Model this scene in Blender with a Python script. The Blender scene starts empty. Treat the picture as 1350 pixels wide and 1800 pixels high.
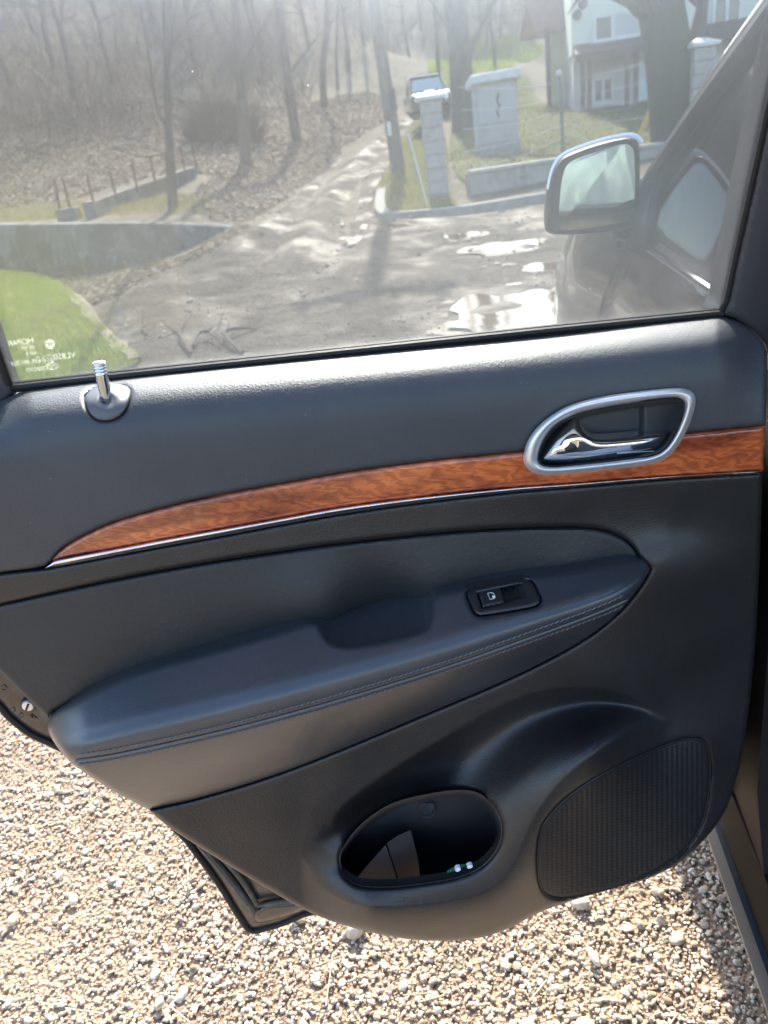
import bpy, bmesh, math, random
import numpy as np
from mathutils import Vector
rnd = random.Random(7); nr = np.random.default_rng(7)
SC = bpy.context.scene; COL = SC.collection
PI = math.pi; rad = math.radians

# ------------------------------------------------------------------ camera, light, exposure
CH = 1.45                                   # camera height
FPX = 1350.0
pitch, roll = rad(26), rad(8.5)
CAM = np.array([0.0, 0.0, CH])
F = np.array([0, math.cos(pitch), -math.sin(pitch)])
R0 = np.array([1.0, 0, 0]); U0 = np.array([0, math.sin(pitch), math.cos(pitch)])
RV = math.cos(roll)*R0 - math.sin(roll)*U0
UV = math.sin(roll)*R0 + math.cos(roll)*U0
cd = bpy.data.cameras.new('camera'); cam = bpy.data.objects.new('camera', cd); COL.objects.link(cam)
from mathutils import Matrix
M = Matrix(((RV[0], UV[0], -F[0], 0), (RV[1], UV[1], -F[1], 0), (RV[2], UV[2], -F[2], CH), (0, 0, 0, 1)))
cam.matrix_world = M
cd.sensor_fit = 'VERTICAL'; cd.sensor_height = 36; cd.lens = 27; cd.clip_end = 600; cd.clip_start = 0.02
cd.dof.use_dof = True; cd.dof.focus_distance = 0.9; cd.dof.aperture_fstop = 8
SC.camera = cam
SUN_AZ, SUN_EL = rad(5.5), rad(37)
W = bpy.data.worlds.new('World'); SC.world = W; W.use_nodes = True
nt = W.node_tree; bg = nt.nodes['Background']
sky = nt.nodes.new('ShaderNodeTexSky'); sky.sky_type = 'NISHITA'; sky.sun_disc = False
sky.sun_elevation = SUN_EL; sky.sun_rotation = SUN_AZ; sky.air_density = 1.0; sky.dust_density = 1.5
nt.links.new(sky.outputs[0], bg.inputs[0]); bg.inputs[1].default_value = 0.15
sl = bpy.data.lights.new('sun', 'SUN'); sl.energy = 3.1; sl.angle = rad(0.53); sl.color = (1, 0.91, 0.79)
so = bpy.data.objects.new('sun', sl); COL.objects.link(so)
sd = Vector((math.sin(SUN_AZ)*math.cos(SUN_EL), math.cos(SUN_AZ)*math.cos(SUN_EL), math.sin(SUN_EL)))
so.rotation_euler = sd.to_track_quat('Z', 'Y').to_euler()
SC.view_settings.view_transform = 'Standard'; SC.view_settings.look = 'None'
SC.view_settings.gamma = 1; SC.view_settings.use_curve_mapping = False
SC.view_settings.exposure = 2.2
SC.cycles.max_bounces = 10; SC.cycles.transparent_max_bounces = 24
SC.cycles.use_denoising = True; SC.cycles.sample_clamp_indirect = 8

# ------------------------------------------------------------------ projection helpers (trace -> place)
def ray(px, py):
    px = np.asarray(px, float); py = np.asarray(py, float)
    return F + ((px-675)/FPX)[..., None]*RV + ((900-py)/FPX)[..., None]*UV
def aty(px, py, y):
    d = ray(px, py); return CAM + d*(np.asarray(y)/d[..., 1])[..., None]
def atz(px, py, z):
    d = ray(px, py); return CAM + d*((np.asarray(z)-CH)/d[..., 2])[..., None]
def depth_px(P):                             # metres per traced pixel at P
    return float((np.asarray(P)-CAM) @ F)/FPX

# ------------------------------------------------------------------ object helpers
ORG = {}
def link(o, parent=None):
    COL.objects.link(o)
    if parent is not None: o.parent = parent
    return o
def tag(o, label=None, cat=None, group=None, kind=None):
    if label: o['label'] = label
    if cat: o['category'] = cat
    if group: o['group'] = group
    if kind: o['kind'] = kind
    return o
def thing(name, label, cat, loc=(0, 0, 0), group=None):
    o = bpy.data.objects.new(name, None); o.empty_display_size = .1
    o.location = [float(v) for v in loc]; link(o); ORG[o] = np.array([float(v) for v in loc])
    return tag(o, label, cat, group)
def mesh_obj(name, V, FC, mat, parent=None, smooth=True, angle=None, origin=None, solid=False):
    org = ORG[parent] if parent is not None else (np.array(origin, float) if origin is not None else np.zeros(3))
    me = bpy.data.meshes.new(name)
    V = np.asarray(V, float) - org
    me.from_pydata(V.tolist(), [], FC if isinstance(FC, list) else FC.tolist())
    me.update()
    if solid:
        bm = bmesh.new(); bm.from_mesh(me); bmesh.ops.recalc_face_normals(bm, faces=bm.faces); bm.to_mesh(me); bm.free()
    if smooth:
        me.shade_smooth()
        if angle: me.set_sharp_from_angle(angle=rad(angle))
    if mat: me.materials.append(mat)
    o = bpy.data.objects.new(name, me); link(o, parent)
    if parent is None: o.location = org.tolist()
    ORG[o] = org
    return o
def fast_mesh(name, V, tri, mat, parent=None, smooth=False, col=None):
    org = ORG[parent] if parent is not None else np.zeros(3)
    V = np.asarray(V, np.float32) - org.astype(np.float32); tri = np.asarray(tri, np.int32); k = tri.shape[1]
    me = bpy.data.meshes.new(name)
    me.vertices.add(len(V)); me.vertices.foreach_set('co', V.ravel())
    me.loops.add(tri.size); me.loops.foreach_set('vertex_index', tri.ravel())
    me.polygons.add(len(tri)); me.polygons.foreach_set('loop_start', np.arange(0, tri.size, k, dtype=np.int32))
    if smooth: me.polygons.foreach_set('use_smooth', np.ones(len(tri), bool))
    if col is not None:
        a = me.color_attributes.new('tint', 'FLOAT_COLOR', 'POINT')
        a.data.foreach_set('color', np.hstack([col, np.ones((len(col), 1))]).astype(np.float32).ravel())
    me.update(calc_edges=True); me.validate()
    if mat: me.materials.append(mat)
    o = bpy.data.objects.new(name, me); link(o, parent); ORG[o] = org
    return o
class MB:
    def __init__(s): s.V = []; s.F = []
    def add(s, V, Fc):
        n = len(s.V); s.V += [tuple(map(float, v)) for v in V]; s.F += [[i+n for i in f] for f in Fc]
    def box(s, c, size, ax=None, bev=0):
        ax = np.eye(3) if ax is None else np.asarray(ax, float)
        h = np.array(size)/2; c = np.array(c, float)
        b = min(bev, *(h*.9)) if bev else 0
        if not b:
            V = [c + ax.T @ (h*np.array(q)) for q in [(-1,-1,-1),(1,-1,-1),(1,1,-1),(-1,1,-1),(-1,-1,1),(1,-1,1),(1,1,1),(-1,1,1)]]
            s.add(V, [[0,3,2,1],[4,5,6,7],[0,1,5,4],[1,2,6,5],[2,3,7,6],[3,0,4,7]]); return
        loops = []
        for (ins, z) in ((b, -h[2]), (0, -h[2]+b), (0, h[2]-b), (b, h[2])):
            x, y = h[0]-ins, h[1]-ins
            bb = b if ins == 0 else b*.6
            L = [(-x+bb,-y),(x-bb,-y),(x,-y+bb),(x,y-bb),(x-bb,y),(-x+bb,y),(-x,y-bb),(-x,-y+bb)]
            loops.append([c + ax.T @ np.array((a, d, z)) for a, d in L])
        s.loft(loops, cap=True)
    def loft(s, loops, closed=True, cap=False):
        n = len(loops[0]); V = [v for L in loops for v in L]; Fc = []
        for i in range(len(loops)-1):
            for j in range(n if closed else n-1):
                k = (j+1) % n
                Fc.append([i*n+j, i*n+k, (i+1)*n+k, (i+1)*n+j])
        if cap: Fc += [list(range(n))[::-1], [(len(loops)-1)*n+j for j in range(n)]]
        s.add(V, Fc)
    def tube(s, pts, r, seg=8, closed=False, cap=True):
        P = np.array(pts, float); n = len(P)
        rr = np.full(n, r, float) if np.isscalar(r) else np.array(r, float)
        T = np.roll(P, -1, 0)-np.roll(P, 1, 0)
        if not closed: T[0] = P[1]-P[0]; T[-1] = P[-1]-P[-2]
        T /= np.linalg.norm(T, axis=1)[:, None]+1e-12
        up = np.array([0, 0, 1.0]) if abs(T[0][2]) < .9 else np.array([1.0, 0, 0])
        N = np.cross(T[0], up); N /= np.linalg.norm(N); loops = []
        for i in range(n):
            N = N - T[i]*(N @ T[i]); N /= np.linalg.norm(N)+1e-12; B = np.cross(T[i], N)
            loops.append([P[i]+rr[i]*(math.cos(a)*N+math.sin(a)*B) for a in np.arange(seg)*2*PI/seg])
        if closed: loops.append(loops[0])
        s.loft(loops, cap=cap and not closed)
    def prism(s, front, back):
        n = len(front); s.add(list(front)+list(back), [list(range(n)), list(range(2*n-1, n-1, -1))] + [[i, i+n, (i+1) % n+n, (i+1) % n] for i in range(n)])
    def build(s, name, mat, parent=None, smooth=True, angle=40, origin=None):
        return mesh_obj(name, s.V, s.F, mat, parent, smooth, angle, origin, True)
def cat(pts, n=8, closed=False):             # Catmull-Rom
    P = np.array(pts, float); m = len(P); out = []
    for i in range(m if closed else m-1):
        if closed: p0, p1, p2, p3 = P[(i-1) % m], P[i], P[(i+1) % m], P[(i+2) % m]
        else: p0, p1, p2, p3 = P[max(i-1, 0)], P[i], P[i+1], P[min(i+2, m-1)]
        for t in np.arange(n)/n:
            out.append(.5*((2*p1)+(p2-p0)*t+(2*p0-5*p1+4*p2-p3)*t*t+(3*p1-p0-3*p2+p3)*t**3))
    if not closed: out.append(P[-1])
    return np.array(out)
def smooth01(x, a, b):
    t = np.clip((np.asarray(x, float)-a)/(b-a), 0, 1); return t*t*(3-2*t)
def inside(poly, P):
    x, y = P[:, 0], P[:, 1]; c = np.zeros(len(P), bool); n = len(poly)
    for i in range(n):
        (x1, y1), (x2, y2) = poly[i], poly[(i+1) % n]
        m = (y1 > y) != (y2 > y)
        if m.any(): c[m] ^= x[m] < (x2-x1)*(y[m]-y1)/(y2-y1)+x1
    return c
def near(segA, segB, P):                     # distance and nearest point on a set of segments
    best = np.full(len(P), 1e18); N = np.zeros_like(P)
    for a, b in zip(segA, segB):
        ab = b-a; L = ab @ ab
        t = np.clip(((P-a) @ ab)/(L+1e-12), 0, 1); q = a+t[:, None]*ab
        d = ((P-q)**2).sum(1); m = d < best; best[m] = d[m]; N[m] = q[m]
    return np.sqrt(best), N
def region(poly, step, holes=()):            # snapped grid inside a polygon: 2-D verts, faces, distance to edge
    polys = [np.array(poly, float)]+[np.array(h, float) for h in holes]
    A = np.vstack(polys); B = np.vstack([np.roll(q, -1, 0) for q in polys])
    lo = polys[0].min(0)-step; hi = polys[0].max(0)+step
    xs = np.arange(lo[0], hi[0]+step, step); ys = np.arange(lo[1], hi[1]+step, step)
    X, Y = np.meshgrid(xs, ys); P = np.column_stack([X.ravel(), Y.ravel()]); nx = len(xs)
    ins = inside(polys[0], P)
    for h in polys[1:]: ins &= ~inside(h, P)
    I = np.arange(len(P)).reshape(X.shape)
    q = np.column_stack([I[:-1, :-1].ravel(), I[:-1, 1:].ravel(), I[1:, 1:].ravel(), I[1:, :-1].ravel()])
    q = q[ins[q].any(1)]
    use = np.unique(q); mp = -np.ones(len(P), int); mp[use] = np.arange(len(use))
    P = P[use]; ins = ins[use]; q = mp[q]
    d = np.zeros(len(P))
    dd, N = near(A, B, P)
    P[~ins] = N[~ins]; d[ins] = dd[ins]
    return P, q, d
class TPS:
    def __init__(s, pts, val, lam=0):
        P = np.array(pts, float); s.sc = np.ptp(P, axis=0).max(); s.P = P/s.sc; n = len(P)
        K = s.k(np.linalg.norm(s.P[:, None]-s.P[None], axis=2))+lam*np.eye(n)
        Q = np.column_stack([np.ones(n), s.P]); A = np.zeros((n+3, n+3)); A[:n, :n] = K; A[:n, n:] = Q; A[n:, :n] = Q.T
        s.w = np.linalg.solve(A, np.concatenate([val, np.zeros(3)]))
    def k(s, r): return r*r*np.log(r+1e-9)
    def __call__(s, X):
        X = np.atleast_2d(np.asarray(X, float))/s.sc; out = np.empty(len(X))
        for i in range(0, len(X), 20000):
            x = X[i:i+20000]
            out[i:i+20000] = s.k(np.linalg.norm(x[:, None]-s.P[None], axis=2)) @ s.w[:-3] + s.w[-3]+x @ s.w[-2:]
        return out

# ------------------------------------------------------------------ materials
def mat(name, col=(.5,.5,.5), rough=.6, metal=0, spec=.5, vary=None, bump=None, bump2=None, coat=0, rough2=None, island=None, attr=None, trans=0, dust=0, coatr=.04, tex='Object', stretch=None, sheen=0):
    """vary=(scale, colour2, lo, hi[, detail]); bump=(kind, scale, strength, distance)"""
    m = bpy.data.materials.new(name); m.use_nodes = True; t = m.node_tree; n = t.nodes; l = t.links
    b = n['Principled BSDF']; b.inputs['Base Color'].default_value = (*col, 1); b.inputs['Roughness'].default_value = rough
    b.inputs['Metallic'].default_value = metal; b.inputs['Specular IOR Level'].default_value = spec
    b.inputs['Coat Weight'].default_value = coat; b.inputs['Coat Roughness'].default_value = coatr
    if sheen: b.inputs['Sheen Weight'].default_value = sheen
    tc = n.new('ShaderNodeTexCoord'); src = tc.outputs[tex]
    if stretch:
        mp = n.new('ShaderNodeMapping'); mp.inputs['Scale'].default_value = stretch; l.new(src, mp.inputs[0]); src = mp.outputs[0]
    last = None
    def noise(sc, det=5, ro=.6):
        x = n.new('ShaderNodeTexNoise'); x.inputs['Scale'].default_value = sc; x.inputs['Detail'].default_value = det; x.inputs['Roughness'].default_value = ro
        l.new(src, x.inputs['Vector']); return x
    cur = None
    if attr:
        a = n.new('ShaderNodeAttribute'); a.attribute_name = attr; cur = a.outputs['Color']
    if island:
        g = n.new('ShaderNodeNewGeometry'); cr = n.new('ShaderNodeValToRGB'); l.new(g.outputs['Random Per Island'], cr.inputs[0])
        el = cr.color_ramp.elements
        while len(el) < len(island): el.new(.5)
        for i, c in enumerate(island): el[i].position = i/(len(island)-1); el[i].color = (*c, 1)
        cur = cr.outputs[0]
    if vary:
        vs = vary if isinstance(vary, list) else [vary]
        for v in vs:
            x = noise(v[0], v[4] if len(v) > 4 else 6)
            mr = n.new('ShaderNodeMapRange'); mr.inputs[1].default_value = v[2]; mr.inputs[2].default_value = v[3]; l.new(x.outputs[0], mr.inputs[0])
            mx = n.new('ShaderNodeMix'); mx.data_type = 'RGBA'; l.new(mr.outputs[0], mx.inputs[0])
            if cur is None: mx.inputs[6].default_value = (*col, 1)
            else: l.new(cur, mx.inputs[6])
            mx.inputs[7].default_value = (*v[1], 1); cur = mx.outputs[2]
    if dust:                                   # sparse specks of dust and lint, a millimetre or less
        vo = n.new('ShaderNodeTexVoronoi'); vo.inputs['Scale'].default_value = 85; l.new(src, vo.inputs['Vector'])
        s2 = n.new('ShaderNodeMapRange'); s2.inputs[1].default_value = .06; s2.inputs[2].default_value = .03; s2.inputs[3].default_value = 0; s2.inputs[4].default_value = .5; l.new(vo.outputs['Distance'], s2.inputs[0])
        sc_ = n.new('ShaderNodeSeparateColor'); l.new(vo.outputs['Color'], sc_.inputs[0]); gt = n.new('ShaderNodeMath'); gt.operation = 'GREATER_THAN'; gt.inputs[1].default_value = 1-dust; l.new(sc_.outputs[0], gt.inputs[0])
        mu = n.new('ShaderNodeMath'); mu.operation = 'MULTIPLY'; l.new(s2.outputs[0], mu.inputs[0]); l.new(gt.outputs[0], mu.inputs[1])
        mx = n.new('ShaderNodeMix'); mx.data_type = 'RGBA'; l.new(mu.outputs[0], mx.inputs[0]); mx.inputs[7].default_value = (.32,.30,.27,1)
        if cur is None: mx.inputs[6].default_value = (*col, 1)
        else: l.new(cur, mx.inputs[6])
        cur = mx.outputs[2]
    if cur is not None: l.new(cur, b.inputs['Base Color'])
    if trans:
        tl = n.new('ShaderNodeBsdfTranslucent'); ms = n.new('ShaderNodeMixShader'); ms.inputs[0].default_value = trans
        if cur is not None: l.new(cur, tl.inputs[0])
        else: tl.inputs[0].default_value = (*col, 1)
        l.new(b.outputs[0], ms.inputs[1]); l.new(tl.outputs[0], ms.inputs[2]); l.new(ms.outputs[0], n['Material Output'].inputs[0])
    if rough2:
        x = noise(rough2[0]); mr = n.new('ShaderNodeMapRange'); mr.inputs[1].default_value = rough2[3] if len(rough2) > 3 else .35; mr.inputs[2].default_value = rough2[4] if len(rough2) > 4 else .65
        mr.inputs[3].default_value = rough2[1]; mr.inputs[4].default_value = rough2[2]; l.new(x.outputs[0], mr.inputs[0]); l.new(mr.outputs[0], b.inputs['Roughness'])
    prev = None
    for bp in (bump, bump2):
        if not bp: continue
        kind, sc, st, dist = bp[:4]
        if kind == 'vor':
            x = n.new('ShaderNodeTexVoronoi'); x.feature = 'F1'; x.inputs['Scale'].default_value = sc
            nn = noise(sc*.6, 2); vm = n.new('ShaderNodeVectorMath'); vm.operation = 'MULTIPLY_ADD'
            vm.inputs[1].default_value = (.6/sc,)*3; l.new(nn.outputs['Color'], vm.inputs[0]); l.new(src, vm.inputs[2]); l.new(vm.outputs[0], x.inputs['Vector']); o = x.outputs['Distance']
        else: o = noise(sc, bp[4] if len(bp) > 4 else 6).outputs[0]
        bu = n.new('ShaderNodeBump'); bu.inputs['Strength'].default_value = st; bu.inputs['Distance'].default_value = dist
        l.new(o, bu.inputs['Height'])
        if prev is not None: l.new(prev.outputs[0], bu.inputs['Normal'])
        prev = bu
    if prev is not None: l.new(prev.outputs[0], b.inputs['Normal'])
    return m

LEATHER = mat('leather_charcoal', (.052,.057,.066), .52, spec=.4, vary=(9,(.045,.049,.057),.4,.65), bump=('vor',430,.42,.0007), bump2=('noise',140,.2,.0012,3), rough2=(6,.48,.57), dust=.10, coat=.14, coatr=.42)
LEATHER_D = mat('leather_dark', (.025,.0245,.025), .5, spec=.45, vary=(10,(.022,.022,.023),.4,.65), bump=('noise',170,.7,.0012,4), bump2=('vor',520,.3,.0005), dust=.08)
LEATHER_A = mat('leather_armrest', (.036,.041,.050), .38, spec=.6, vary=(12,(.031,.035,.043),.4,.65), bump=('vor',620,.3,.0005), bump2=('noise',60,.25,.001,5), rough2=(9,.30,.40), dust=.10, coat=.35, coatr=.27)
PLASTIC = mat('moulded_plastic', (.021,.0205,.021), .38, spec=.5, vary=(14,(.014,.0135,.014),.4,.65), bump=('vor',520,.5,.0006), rough2=(7,.33,.42), dust=.10, coat=.1, coatr=.33)
PLASTIC_D = mat('dark_plastic', (.020,.020,.022), .5, spec=.4, bump=('noise',500,.15,.0004))
PLASTIC_G = mat('grey_frame_plastic', (.055,.056,.06), .5, spec=.4, bump=('noise',600,.15,.0004))
POCKET = mat('pocket_plastic', (.042,.042,.046), .6, spec=.35, bump=('noise',350,.2,.0005))
RUBBER = mat('rubber', (.012,.012,.013), .55, spec=.35, bump=('noise',300,.2,.0006))
CHROME = mat('chrome', (.82,.83,.85), .05, 1.0)
SATIN = mat('satin_silver', (.80,.81,.84), .42, .75, bump=('noise',900,.05,.0003))
THREAD = mat('thread', (.11,.11,.12), .7)
SWITCH = mat('switch_plastic', (.02,.02,.022), .22, spec=.6)
WHITEP = mat('white_print', (.8,.8,.8), .5)
SHELL = mat('door_shell_paint', (.05,.038,.03), .35, spec=.5, coat=.4, vary=(30,(.12,.10,.075),.5,.75), bump=('noise',80,.15,.001))
PAINT = mat('dark_brown_paint', (.010,.006,.005), .22, .1, spec=.5, coat=1.0, vary=(60,(.03,.021,.018),.45,.7))
JAMB = mat('jamb_paint', (.006,.004,.004), .5, spec=.25, vary=(8,(.012,.009,.008),.5,.75))

def wood_mat():
    m = mat('burl_wood', (.30,.085,.03), .32, spec=.5, coat=1.0); t = m.node_tree; n = t.nodes; l = t.links; b = n['Principled BSDF']
    tc = n.new('ShaderNodeTexCoord')
    mp = n.new('ShaderNodeMapping'); mp.inputs['Scale'].default_value = (.8, 1, 3.0); mp.inputs['Rotation'].default_value = (0, rad(22), 0); l.new(tc.outputs['Object'], mp.inputs[0])
    n1 = n.new('ShaderNodeTexNoise'); n1.inputs['Scale'].default_value = 5.5; n1.inputs['Detail'].default_value = 6; n1.inputs['Distortion'].default_value = 2.6; l.new(mp.outputs[0], n1.inputs['Vector'])
    wv = n.new('ShaderNodeTexWave'); wv.inputs['Scale'].default_value = 20; wv.inputs['Distortion'].default_value = 11; wv.inputs['Detail'].default_value = 4; wv.inputs['Detail Scale'].default_value = 2.2; l.new(mp.outputs[0], wv.inputs['Vector'])
    n2 = n.new('ShaderNodeTexNoise'); n2.inputs['Scale'].default_value = 420; n2.inputs['Detail'].default_value = 3
    mp2 = n.new('ShaderNodeMapping'); mp2.inputs['Scale'].default_value = (.35, 1, 1.6); mp2.inputs['Rotation'].default_value = (0, rad(35), 0); l.new(tc.outputs['Object'], mp2.inputs[0]); l.new(mp2.outputs[0], n2.inputs['Vector'])
    r1 = n.new('ShaderNodeValToRGB'); e = r1.color_ramp.elements; e[0].position = .36; e[0].color = (.235,.045,.015,1); e[1].position = .62; e[1].color = (.60,.155,.044,1)
    l.new(n1.outputs[0], r1.inputs[0])
    r2 = n.new('ShaderNodeValToRGB'); e = r2.color_ramp.elements; e[0].position = .2; e[0].color = (.55,.36,.30,1); e[1].position = .8; e[1].color = (1.1,1.06,1.0,1); l.new(wv.outputs[0], r2.inputs[0])
    mx = n.new('ShaderNodeMix'); mx.data_type = 'RGBA'; mx.blend_type = 'MULTIPLY'; mx.inputs[0].default_value = .6; l.new(r1.outputs[0], mx.inputs[6]); l.new(r2.outputs[0], mx.inputs[7])
    r3 = n.new('ShaderNodeValToRGB'); e = r3.color_ramp.elements; e[0].position = .55; e[0].color = (0,0,0,1); e[1].position = .72; e[1].color = (1,1,1,1); l.new(n2.outputs[0], r3.inputs[0])
    mx2 = n.new('ShaderNodeMix'); mx2.data_type = 'RGBA'; mx2.inputs[7].default_value = (.60,.25,.09,1); l.new(mx.outputs[2], mx2.inputs[6])
    mm = n.new('ShaderNodeMath'); mm.operation = 'MULTIPLY'; mm.inputs[1].default_value = .22; l.new(r3.outputs[0], mm.inputs[0]); l.new(mm.outputs[0], mx2.inputs[0])
    l.new(mx2.outputs[2], b.inputs['Base Color'])
    return m
WOOD = wood_mat()

def glass_mat(name, tint=(.93,.95,.94), veil=.10, lobe=.0, smudge=True, ior=1.5):
    """clear pane: see-through + mirror reflection by Fresnel + a film of dust that scatters what shines on it"""
    m = bpy.data.materials.new(name); m.use_nodes = True; t = m.node_tree; n = t.nodes; l = t.links; n.clear()
    out = n.new('ShaderNodeOutputMaterial'); tr = n.new('ShaderNodeBsdfTransparent'); tr.inputs[0].default_value = (*tint, 1)
    gl = n.new('ShaderNodeBsdfGlossy'); gl.inputs['Roughness'].default_value = .01
    fr = n.new('ShaderNodeFresnel'); fr.inputs[0].default_value = ior
    m1 = n.new('ShaderNodeMixShader'); l.new(fr.outputs[0], m1.inputs[0]); l.new(tr.outputs[0], m1.inputs[1]); l.new(gl.outputs[0], m1.inputs[2])
    last = m1
    tc = n.new('ShaderNodeTexCoord')
    if veil:
        tl = n.new('ShaderNodeBsdfTranslucent'); tl.inputs[0].default_value = (.95,.95,.97,1)
        m2 = n.new('ShaderNodeMixShader'); l.new(last.outputs[0], m2.inputs[1]); l.new(tl.outputs[0], m2.inputs[2])
        no = n.new('ShaderNodeTexNoise'); no.inputs['Scale'].default_value = 5; no.inputs['Detail'].default_value = 5; l.new(tc.outputs['Object'], no.inputs['Vector'])
        mr = n.new('ShaderNodeMapRange'); mr.inputs[1].default_value = .3; mr.inputs[2].default_value = .7; mr.inputs[3].default_value = veil*.8; mr.inputs[4].default_value = veil*1.2; l.new(no.outputs[0], mr.inputs[0])
        fac = mr.outputs[0]
        if smudge:
            vo = n.new('ShaderNodeTexVoronoi'); vo.inputs['Scale'].default_value = 55; l.new(tc.outputs['Object'], vo.inputs['Vector'])
            s2 = n.new('ShaderNodeMapRange'); s2.inputs[1].default_value = .035; s2.inputs[2].default_value = .02; s2.inputs[3].default_value = 0; s2.inputs[4].default_value = .5; l.new(vo.outputs['Distance'], s2.inputs[0])
            # only some cells carry a speck
            wn = n.new('ShaderNodeSeparateColor'); l.new(vo.outputs['Color'], wn.inputs[0]); gt = n.new('ShaderNodeMath'); gt.operation = 'GREATER_THAN'; gt.inputs[1].default_value = .93; l.new(wn.outputs[0], gt.inputs[0])
            mu = n.new('ShaderNodeMath'); mu.operation = 'MULTIPLY'; l.new(s2.outputs[0], mu.inputs[0]); l.new(gt.outputs[0], mu.inputs[1])
            ad = n.new('ShaderNodeMath'); ad.operation = 'ADD'; l.new(fac, ad.inputs[0]); l.new(mu.outputs[0], ad.inputs[1]); fac = ad.outputs[0]
        l.new(fac, m2.inputs[0]); last = m2
    if lobe:
        rf = n.new('ShaderNodeBsdfRefraction'); rf.inputs[0].default_value = (.84,.92,1.0,1); rf.inputs['IOR'].default_value = 1.22; rf.inputs['Roughness'].default_value = .68
        m3 = n.new('ShaderNodeMixShader'); m3.inputs[0].default_value = lobe; l.new(last.outputs[0], m3.inputs[1]); l.new(rf.outputs[0], m3.inputs[2]); last = m3
    l.new(last.outputs[0], out.inputs[0]); return m
GLASS = glass_mat('dusty_window_glass', veil=.014, lobe=.21)
GLASS_C = glass_mat('car_glass', (.55,.60,.58), veil=.02, smudge=False, ior=1.3)

# ------------------------------------------------------------------ terrain (control points: traced pixel + distance)
TP = []
def gp(px, py, y): P = aty(px, py, y); TP.append(tuple(P))
for x in (-7, -3, 0, 3, 7):
    for y in (-25, -8, -2, .6, 1.8, 3.5, 5.5): TP.append((x, y, 0.0))
for x in (-20, 20):
    for y in (-20, 0, 8): TP.append((x, y, 0.0))
WST = [(-420, 485, 394, 22.0), (-150, 478, 393, 17.6), (0, 471, 392, 15.6), (90, 476, 391, 14.2), (170, 477, 390, 13.2), (250, 467, 390, 12.4), (320, 446, 392, 11.9), (375, 420, 396, 11.6), (412, 404, 401, 11.4)]
WB = [aty(a, b, y) for a, b, c, y in WST]      # foot of the left retaining wall, far left to its road end
WT = [aty(a, c, y)[2] for a, b, c, y in WST]   # its top
WALL = [(p[0], p[1]) for p in WB]
def wall_side(X):                             # + = behind the wall
    A = np.array(WALL[:-1], float); B = np.array(WALL[1:], float)
    d, N = near(A, B, X)
    ext = np.interp(X[:, 0], [w[0] for w in WALL], [w[1] for w in WALL])
    return np.where(X[:, 1] > ext, d, -d)
def step_h(X): return np.interp(X[:, 0], [w[0] for w in WALL], [max(t-p[2]-.05, 0) for t, p in zip(WT, WB)])
def step(X):
    X = np.atleast_2d(X); s = wall_side(X)
    return step_h(X)*smooth01(s, .02, .2)*(X[:, 0] < WALL[-1][0])
for (a, b, c, y), p, zt in zip(WST, WB, WT):
    TP.append((p[0], p[1]-.02, p[2])); TP.append((p[0]+.1, p[1]+.6, max(zt-.05, p[2])))
gp(440, 396, 11.4)
gp(500, 400, 10.5); gp(560, 320, 17); gp(640, 250, 27); gp(740, 195, 44); gp(790, 130, 62)
gp(667, 390, 11.6); gp(800, 372, 11.8); gp(950, 350, 12.2); gp(703, 303, 15.5); gp(790, 352, 13.2); gp(870, 278, 19); gp(1000, 240, 21); gp(1060, 192, 26)
gp(1250, 250, 14.5); gp(900, 110, 55); gp(900, 30, 90); gp(1250, 120, 60)
gp(0, 380, 18.5); gp(200, 366, 17.5); gp(340, 368, 14.5); gp(100, 330, 22); gp(100, 230, 31); gp(300, 230, 31); gp(300, 100, 42); gp(50, 60, 42); gp(500, 240, 28)
gp(560, 190, 35); gp(600, 100, 52); gp(300, -150, 62); gp(0, -200, 60); gp(620, 20, 80); gp(-200, 200, 30)
TP += [(-60, 90, 34), (0, 110, 22), (60, 90, 16), (60, 30, 2), (-60, 30, 8), (60, -40, 0), (-60, -40, 0), (-60, 0, 1)]
TPa = np.array(TP)
_tps = TPS(TPa[:, :2], TPa[:, 2]-step(TPa[:, :2]), lam=1e-5)
def G(X):
    X = np.atleast_2d(np.asarray(X, float))
    z = _tps(X)+step(X)
    k = smooth01(np.hypot(X[:, 0]*.6, X[:, 1]-.8), 3.2, 5.5)          # dead level yard around the car
    return z*k
def gz(x, y): return float(G([[x, y]])[0])
_ys = np.concatenate([np.arange(1, 20, .1), np.arange(20, 140, .4)])
def hit(px, py):                              # where the sight line of a traced pixel meets the ground
    P = aty(np.full(len(_ys), px, float), np.full(len(_ys), py, float), _ys)
    below = P[:, 2] < G(P[:, :2])
    i = int(np.argmax(below)) if below.any() else len(_ys)-1
    a, b = P[max(i-1, 0)], P[i]
    da = a[2]-gz(a[0], a[1]); db = b[2]-gz(b[0], b[1]); t = da/(da-db) if da != db else 0
    q = a+(b-a)*np.clip(t, 0, 1); q[2] = gz(q[0], q[1]); return q
def hits(pts): return np.array([hit(*p) for p in pts])

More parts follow.
